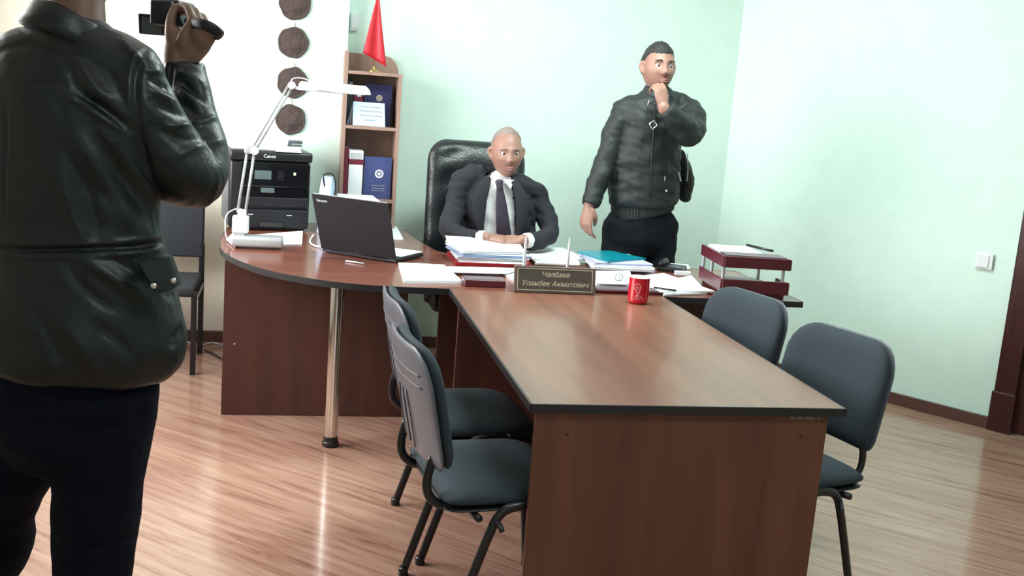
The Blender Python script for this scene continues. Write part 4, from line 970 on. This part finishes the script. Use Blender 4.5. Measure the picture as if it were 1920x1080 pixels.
# ---------------- seated man ----------------------------------------------------
BYs = 5.40
def s_(x, y, dy=0): return PY(x, y, BYs+dy)
rx = s_(935, 440); RS = thing('person', 'seated man in dark suit, white shirt and violet tie with hands clasped', 'person', (rx.x, BYs, 0))
bm = NB(); hc = s_(950, 288, -.03)
make_head(bm, hc, PI+.02, -.06, 1.05, RS, 'hair_grey', 'skin', hairline=.72, roll=.04)
limb(bm, [s_(942, 350, .01), s_(948, 310, 0)], [.064, .06])
limb(bm, [s_(938, 480), s_(934, 400), s_(936, 355)], [(.15, .10), (.16, .11), (.14, .08)])
for sx in (-1, 1):
    hp = Vector((rx.x+sx*.10, BYs-.02, .56)); kn = Vector((rx.x+sx*.14, BYs-.42, .50)); ak = Vector((rx.x+sx*.14, BYs-.40, .10))
    limb(bm, [hp, kn], [.075, .055]); limb(bm, [kn, ak], [.055, .042]); limb(bm, [ak+Vector((0, 0, -.03)), ak+Vector((0, -.12, -.06))], [.035, .03])
limb(bm, [s_(870, 342), s_(852, 385, -.03), s_(842, 428, -.11), s_(866, 445, -.19), s_(912, 446, -.28)], [.045, .042, .04, .034, .027]); limb(bm, [s_(1003, 362), s_(1022, 400, -.03), s_(1030, 437, -.12), s_(1010, 450, -.20), s_(978, 450, -.27)], [.045, .042, .04, .034, .027])
make_hand(bm, s_(910, 447, -.275), (1, -.15, .0), (0, -.45, 1), 1, (.45, .55, .3), .98)
make_hand(bm, s_(982, 451, -.262), (-1, -.2, .02), (0, -.45, 1), -1, (.4, .55, .3), .98)
fuse('body', bm, 'skin', RS, .0045, 3)
bm = NB(); limb(bm, [s_(938, 490), s_(936, 430), s_(934, 390), s_(936, 358), s_(942, 338, .01)], [(.175, .125), (.178, .128), (.175, .125), (.15, .105), (.082, .08)])
shirt = fuse('shirt', bm, 'shirt', RS, .006, 3, cloth_noise(.006, 10, 8, 14, 9.))
for sx, tip, top_, out in ((-1, (928, 352), (934, 332), (919, 334)), (1, (957, 354), (944, 336), (966, 338))):
    bm = NB(); a, b_, c_ = [s_(*k, -.155 if i_ == 0 else (-.115 if i_ == 1 else -.10)) for i_, k in enumerate((tip, top_, out))]
    v = [bm.verts.new(p) for p in (a, b_, c_)]; f = bm.faces.new(v); r = bmesh.ops.extrude_face_region(bm, geom=[f]); bmesh.ops.translate(bm, verts=[e for e in r['geom'] if isinstance(e, bmesh.types.BMVert)], vec=(0, .012, 0))
    at_root('shirt_collar', bm, 'shirt', shirt, False)
bm = NB(); limb(bm, [s_(936, 341, -.135), s_(937, 352, -.143)], [(.022, .014), (.015, .012)], n=16); limb(bm, [s_(937, 352, -.142), s_(940, 385, -.150), s_(943, 420, -.152), s_(946, 450, -.145)], [(.018, .006), (.030, .007), (.037, .007), (.040, .007)], n=16)
fuse('tie', bm, 'tie', RS, .003, 2)
bm = NB()
limb(bm, [s_(938, 495), s_(936, 440), s_(934, 395), s_(933, 362), s_(938, 342, .01)], [(.185, .145), (.188, .147), (.190, .145), (.182, .122), (.100, .095)])
limb(bm, [s_(925, 338, .01), s_(895, 332), s_(872, 337)], [(.07, .08), .066, .064]); limb(bm, [s_(950, 345, .01), s_(980, 352), s_(1000, 362)], [(.07, .08), .064, .062])
limb(bm, [s_(869, 337), s_(853, 385, -.03), s_(842, 428, -.11), s_(866, 445, -.19), s_(902, 447, -.26)], [.063, .056, .052, .048, .042], ends=(True, False))
limb(bm, [s_(1003, 362), s_(1022, 400, -.03), s_(1030, 437, -.12), s_(1010, 450, -.20), s_(990, 451, -.245)], [.062, .055, .052, .048, .042], ends=(True, False))
vl0, vl1, vr0, vr1 = s_(917, 333, -.13), s_(904, 455, -.14), s_(963, 340, -.13), s_(969, 455, -.14)
def vcut(c, n):
    if n.y > -.15 or c.z > vl0.z+.04 or c.z < .80 or c.y > BYs-.03: return False
    t = (vl0.z-c.z)/(vl0.z-vl1.z); xl = vl0.x+(vl1.x-vl0.x)*t; xr = vr0.x+(vr1.x-vr0.x)*t
    return xl < c.x < xr and c.y > BYs-.19
suit = fuse('suit_jacket', bm, 'suit', RS, .006, 3, cloth_noise(.014, 9, 9, 15, 5.), vcut, .008)
for pts in ([(916, 333), (908, 352), (899, 385), (902, 440)], [(964, 340), (973, 358), (980, 388), (972, 445)]):
    bm = NB(); limb(bm, [s_(x, y, d_) for (x, y), d_ in zip(pts, (-.118, -.142, -.152, -.150))], [(.018, .006), (.030, .007), (.036, .007), (.014, .006)], n=14); fuse('lapel', bm, 'suit', suit, .004, 2)
for a, b_ in (((896, 447, -.255), (909, 446.5, -.273)), ((993, 451, -.24), (984, 451.5, -.257))):
    bm = NB(); limb(bm, [s_(*a), s_(*b_)], [.040, .038], ends=(False, False), n=20); fuse('shirt_cuff', bm, 'shirt', shirt, .004, 1)
bm = NB()
limb(bm, [Vector((rx.x, BYs+.02, .72)), Vector((rx.x, BYs+.0, .60))], [(.17, .13), (.18, .13)])
for sx in (-1, 1):
    hp = Vector((rx.x+sx*.10, BYs-.02, .575)); kn = Vector((rx.x+sx*.14, BYs-.42, .52)); ak = Vector((rx.x+sx*.14, BYs-.40, .09))
    limb(bm, [hp, kn], [.092, .072]); limb(bm, [kn, ak], [.070, .055], ends=(True, False))
fuse('trousers', bm, 'suit', RS, .008, 3)
for sx in (-1, 1):
    bm = NB(); shoe(bm, (rx.x+sx*.14, BYs-.36, 0), (sx*.1, -1)); at_root('shoe', bm, 'shoe', RS)

# ---------------- man filming, seen from behind -----------------------------------
pc = O+ray(125, 400)*2.40; Fh = Vector((cc.x, cc.y, 0)).normalized(); Rh = Vector((Fh.y, -Fh.x, 0))
def b_(x, y, off=0):          # point of the vertical plane through the man's trunk, off metres behind it
    d = ray(x, y); k = (pc-O).dot(Fh)+off; return O+d*(k/d.dot(Fh))
root = Vector((pc.x, pc.y, 0)); RP = thing('person', 'man in a black leather jacket and navy trousers seen from behind, filming with a camcorder', 'person', tuple(root))
def bl_(x, z, off=0): return root+Rh*x+Fh*off+Vector((0, 0, z))
bm = NB(); hc = b_(150, -92, .03)
MhP = make_head(bm, hc, math.atan2(Fh.y, Fh.x)-PI/2-.55, 0, 1.05, RP, 'hair_dark', 'skin_tan', hairline=.5)
limb(bm, [b_(140, 60, .0), b_(143, 0, .02), b_(148, -40, .03)], [.066, .060, .058], side=Rh)
limb(bm, [b_(125, 700), b_(125, 400), b_(128, 150)], [(.15, .10), (.16, .11), (.15, .10)], side=Rh)
W_ = b_(336, 130, .20)
limb(bm, [b_(236, 150), b_(256, 192, .0), b_(297, 264, .02), b_(340, 316, .04), b_(370, 330, .07), b_(376, 275, .12), b_(362, 200, .17), W_], [.05, .052, .052, .05, .048, .042, .038, .031])
limb(bm, [b_(10, 146), b_(-30, 200), b_(-68, 320, .02), b_(-80, 400, .04), b_(-82, 475, .08)], [.05, .05, .045, .038, .03])
make_hand(bm, b_(-80, 490, .08), (0, .05, -1), -Rh, -1, (.3, .4, .3))
# right hand gripping the camcorder: thumb towards the viewer, fingers over the top
hd_dir = (b_(386, 45, .22)-W_).normalized()
TH = make_hand(bm, W_+hd_dir*.012, hd_dir, Rh*.85-Fh*.55, 1, [(1.0, .8, .4), (1.0, .85, .45), (1.0, .9, .5), (1.0, .9, .5)], 1.15, thumb=[(.006, .020, -.006), (.034, .036, -.024), (.064, .042, -.046), (.094, .038, -.066)])
limb(bm, [TH(-.01, .008, -.004), TH(.02, .020, -.016), TH(.046, .026, -.026)], [.029, .028, .021])
LEGR = [(b_(190, 740), .085), (b_(187, 850), .08), (b_(178, 1000), .07), (b_(174, 1085), .065), (bl_(.05, .18, .02), .052), (bl_(.055, .09, .0), .045)]
LEGL = [(b_(55, 740), .085), (b_(28, 850, .05), .08), (b_(-12, 960, .10), .07), (b_(-32, 1085, .14), .062), (bl_(-.245, .14, .15), .05), (bl_(-.25, .08, .13), .045)]
for L_ in (LEGR, LEGL): limb(bm, [p for p, r in L_], [r for p, r in L_], side=Rh); limb(bm, [L_[-1][0]+Vector((0, 0, -.04)), L_[-1][0]+Fh*.12+Vector((0, 0, -.055))], [.034, .03])
fuse('body', bm, 'skin_tan', RP, .005, 3)
# trousers
bm = NB()
limb(bm, [b_(125, 640), b_(124, 720), b_(120, 800)], [(.185, .125), (.195, .135), (.185, .13)], side=Rh)
limb(bm, [b_(197, 730), b_(187, 850), b_(178, 1000, .0), b_(174, 1085, .0), bl_(.05, .18, .02), bl_(.055, .05, .0)], [(.118, .12), (.112, .112), (.097, .097), (.090, .09), (.078, .078), (.068, .07)], side=Rh, ends=(True, False))
limb(bm, [b_(52, 730), b_(28, 850, .05), b_(-12, 960, .10), b_(-8, 1012, .12), b_(-38, 1085, .14), bl_(-.245, .14, .15), bl_(-.25, .05, .13)], [(.118, .12), (.106, .11), (.095, .095), (.091, .092), (.084, .086), (.07, .074), (.066, .07)], side=Rh, ends=(True, False))
def strokes(lst):
    S_ = []
    for pts, amp, wd_ in lst:
        P3 = catmull([b_(x, y, -.14) for x, y in pts], 8); S_.append(([((p-root).dot(Rh), p.z) for p in P3], amp, wd_))
    rt_ = np.array(root); R3 = np.array(Rh); F3 = np.array(Fh)
    def f(co, no):
        x = (co-rt_)@R3; z = co[:, 2]; fac = -(no@F3); w_ = np.clip((fac+.15)/.5, 0, 1); d = np.zeros(len(co))
        for pts, amp, wd_ in S_:
            best = np.full(len(co), 1e9); tb = np.zeros(len(co)); n = len(pts)-1
            for i in range(n):
                ax, az = pts[i]; bx, bz = pts[i+1]; vx, vz = bx-ax, bz-az; L2 = vx*vx+vz*vz+1e-12
                t = np.clip(((x-ax)*vx+(z-az)*vz)/L2, 0, 1); dd = (x-ax-t*vx)**2+(z-az-t*vz)**2
                m_ = dd < best; best[m_] = dd[m_]; tb[m_] = ((i+t)/n)[m_]
            d += amp*np.exp(-best/wd_**2)*np.clip(np.sin(PI*np.clip(tb, .04, .96))**.5, 0, 1)
        return d*w_
    return f
def both(f, g): return lambda co, no: f(co, no)+g(co, no)
pant = strokes([([(100, 760), (200, 745), (280, 715)], -.006, .012), ([(130, 820), (210, 812), (275, 780)], -.005, .010), ([(110, 790), (220, 780)], .004, .012), ([(105, 1035), (175, 1048), (245, 1040)], -.008, .012), ([(110, 1000), (180, 1015), (240, 1005)], .005, .012), ([(100, 880), (150, 930), (240, 960)], -.004, .012)])
fuse('trousers', bm, 'denim', RP, .006, 4, both(pant, cloth_noise(.007, 7, 7, 9, 2.)))
for L_, s_x in ((LEGR, .06), (LEGL, -.2)):
    bm = NB(); p = L_[-1][0]; shoe(bm, (p.x-Fh.x*.05, p.y-Fh.y*.05, 0), (Fh.x, Fh.y)); at_root('shoe', bm, 'shoe', RP)
# leather jacket
bm = NB()
rows = [(690, 125, .225, .150), (668, 126, .262, .165), (620, 125, .270, .170), (560, 124, .257, .165), (500, 123, .238, .155), (440, 122, .220, .145), (400, 122, .212, .14), (330, 122, .205, .14), (250, 124, .205, .14), (180, 126, .205, .135), (125, 128, .165, .115), (92, 132, .105, .095)]
limb(bm, [b_(x, y) for y, x, a, b in rows], [(a, b) for y, x, a, b in rows], side=Rh, n=40, sub=4, ends=(False, True))
limb(bm, [b_(150, 84, .0), b_(200, 112), b_(248, 138)], [(.06, .09), (.068, .085), .072], side=Rh)
limb(bm, [b_(110, 84, .0), b_(55, 112), b_(5, 138)], [(.06, .09), (.068, .085), .072], side=Rh)
limb(bm, [b_(236, 150), b_(256, 192, .0), b_(297, 264, .02), b_(340, 316, .04), b_(370, 330, .07), b_(374, 275, .12), b_(358, 200, .17), b_(345, 150, .195), b_(341, 124, .205)],
     [.078, .084, .082, .078, .070, .062, .056, .053, .053], n=26, sub=5, ends=(True, False))
limb(bm, [b_(10, 146), b_(-30, 200), b_(-68, 320, .02), b_(-80, 400, .04), b_(-82, 475, .08)], [.078, .08, .07, .06, .05], n=22, ends=(True, False))
back_folds = strokes([
    ([(130, 112), (150, 145), (172, 172), (190, 185)], .010, .010), ([(118, 125), (140, 165), (165, 188)], -.007, .010),
    ([(102, 165), (125, 182), (140, 194)], .007, .007), ([(150, 180), (185, 205), (225, 245)], -.012, .009), ([(140, 186), (175, 215), (205, 240)], .008, .008),
    ([(72, 165), (98, 210), (125, 270), (150, 330)], .006, .012), ([(95, 200), (130, 290), (165, 390), (180, 455)], -.007, .014), ([(125, 220), (165, 300), (205, 380), (235, 450)], .007, .014),
    ([(165, 240), (205, 320), (245, 400), (268, 455)], -.009, .014), ([(200, 270), (240, 350), (275, 430)], .007, .012), ([(110, 330), (130, 400), (155, 455)], .006, .014),
    ([(240, 85), (232, 140), (236, 200), (242, 260), (250, 320)], -.008, .007), ([(226, 90), (220, 140), (224, 200)], .004, .006), ([(200, 75), (222, 100), (242, 112)], .006, .008),
    ([(7, 190), (8, 260), (6, 330), (7, 400)], -.0035, .004), ([(0, 150), (60, 156), (130, 152)], -.003, .005),
    ([(-60, 468), (60, 468), (160, 468), (240, 470), (300, 471)], -.009, .006), ([(-60, 457), (100, 458), (240, 459), (298, 460)], .004, .006), ([(-60, 480), (100, 480), (240, 482), (305, 482)], .004, .007),
    ([(148, 485), (180, 505), (215, 535), (248, 560)], .011, .013), ([(125, 490), (150, 530), (190, 570), (225, 590)], -.008, .013), ([(190, 480), (215, 500), (240, 520)], -.006, .008),
    ([(285, 565), (303, 590), (310, 625), (298, 665)], -.020, .008), ([(120, 600), (155, 640), (180, 690)], .006, .014), ([(180, 610), (215, 640), (245, 680)], -.006, .012), ([(60, 560), (100, 620), (130, 690)], -.004, .014),
    ([(255, 98), (275, 100), (288, 112)], -.010, .007), ([(246, 130), (275, 138), (302, 160)], .009, .008), ([(255, 150), (280, 165), (305, 185)], -.010, .007), ([(255, 165), (282, 184), (312, 205)], .008, .007),
    ([(262, 190), (292, 212), (325, 232)], -.007, .008), ([(290, 240), (315, 236), (338, 222)], .009, .007), ([(268, 240), (300, 262), (335, 268)], -.006, .009), ([(300, 300), (330, 282), (360, 272)], .005, .009),
    ([(320, 160), (350, 164), (385, 162)], -.006, .004), ([(330, 196), (360, 205), (392, 200)], .006, .008), ([(328, 185), (355, 190), (385, 186)], -.006, .007), ([(350, 232), (375, 240), (404, 232)], -.007, .008), ([(358, 255), (385, 268), (412, 262)], .005, .008), ([(365, 285), (395, 290), (415, 285)], -.005, .007)])
jk = fuse('leather_jacket', bm, 'leather', RP, .0048, 4, both(back_folds, cloth_noise(.007, 7, 7, 9, 1.)))
bm = NB(); ctr = [b_(116, 76, -.01), b_(124, 56, -.006), b_(136, 26, .0)]; ax_ = (ctr[2]-ctr[0]).normalized(); uu = (Rh-ax_*Rh.dot(ax_)).normalized(); vv = ax_.cross(uu)
def cring(c, a, b): return [c+uu*a*math.cos(2*PI*k/48)+vv*b*math.sin(2*PI*k/48)+ax_*.003*math.sin(3*2*PI*k/48) for k in range(48)]
loft(bm, [cring(ctr[0], .098, .102), cring(ctr[1], .092, .096), cring(ctr[2]-ax_*.004, .080, .086), cring(ctr[2], .076, .082), cring(ctr[2]-ax_*.004, .071, .077), cring(ctr[1], .070, .075), cring(ctr[0], .066, .07)], closed=True)
at_root('collar', bm, 'leather', jk)
bm = NB(); T0 = [b_(254, 490, -.155), b_(310, 482, -.125), b_(331, 540, -.115), b_(291, 553, -.150)]
v0 = [bm.verts.new(p) for p in T0]; v1 = [bm.verts.new(p+Fh*.05) for p in T0]; bm.faces.new(v0); bm.faces.new(v1[::-1])
for k in range(4): bm.faces.new((v0[k], v0[(k+1) % 4], v1[(k+1) % 4], v1[k]))
bmesh.ops.bevel(bm, geom=bm.edges[:], offset=.004, segments=2, affect='EDGES')
tab = at_root('waist_tab', bm, 'leather', jk, True, 60)
for x, y, o_ in ((288, 536, -.158), (325, 526, -.126)):
    bm = NB(); sphere(bm, b_(x, y, o_), .0065, 14, 8, (1, .6, 1)); at_root('snap', bm, 'steel', jk)
# camcorder
cp_ = b_(316, 26, .275); dp = Fh; camr = thing('camcorder', 'small black camcorder with open side screen held up by the man filming', 'camcorder', tuple(cp_), math.atan2(Fh.y, Fh.x)-PI/2)
part('body', 'black_plastic', lambda b: box(b, -.032, .032, -.02, .11, -.030, .034, .008, 3), camr, True, 50)
part('battery', 'black_matte', lambda b: box(b, -.030, .022, -.045, -.02, -.028, .028, .004, 2), camr, True, 50)
part('lens', 'gloss_black', lambda b: lathe(b, [(.024, 0), (.026, .005), (.026, .03), (.022, .032)], 22, mtx=Matrix.Translation((0, .108, .004))@Matrix.Rotation(-PI/2, 4, 'X')), camr, True, 40)
lm = Matrix.Translation((-.018, .03, -.030))@Matrix.Rotation(.25, 4, 'Z')@Matrix.Rotation(.5, 4, 'X')
sp = part('flip_screen', 'black_plastic', lambda b: box(b, -.062, .004, -.005, .003, -.024, .030, .004, 2, mtx=lm), camr, True, 50)
part('display', 'screen', lambda b: box(b, -.054, -.008, -.0062, -.0048, -.018, .024, mtx=lm), sp)
bpy.context.view_layer.update(); CI = (Matrix.Translation(cp_)@Matrix.Rotation(camr.rotation_euler[2], 4, 'Z')).inverted()
part('hand_strap', 'black_matte', lambda b: tube(b, [CI@p for p in (b_(348, 44, .215), b_(372, 44, .165), b_(396, 52, .160), b_(413, 66, .19), b_(404, 66, .25), b_(350, 50, .30))], .0125, 10, 6, flat=.4, ref=Rh), camr, True)
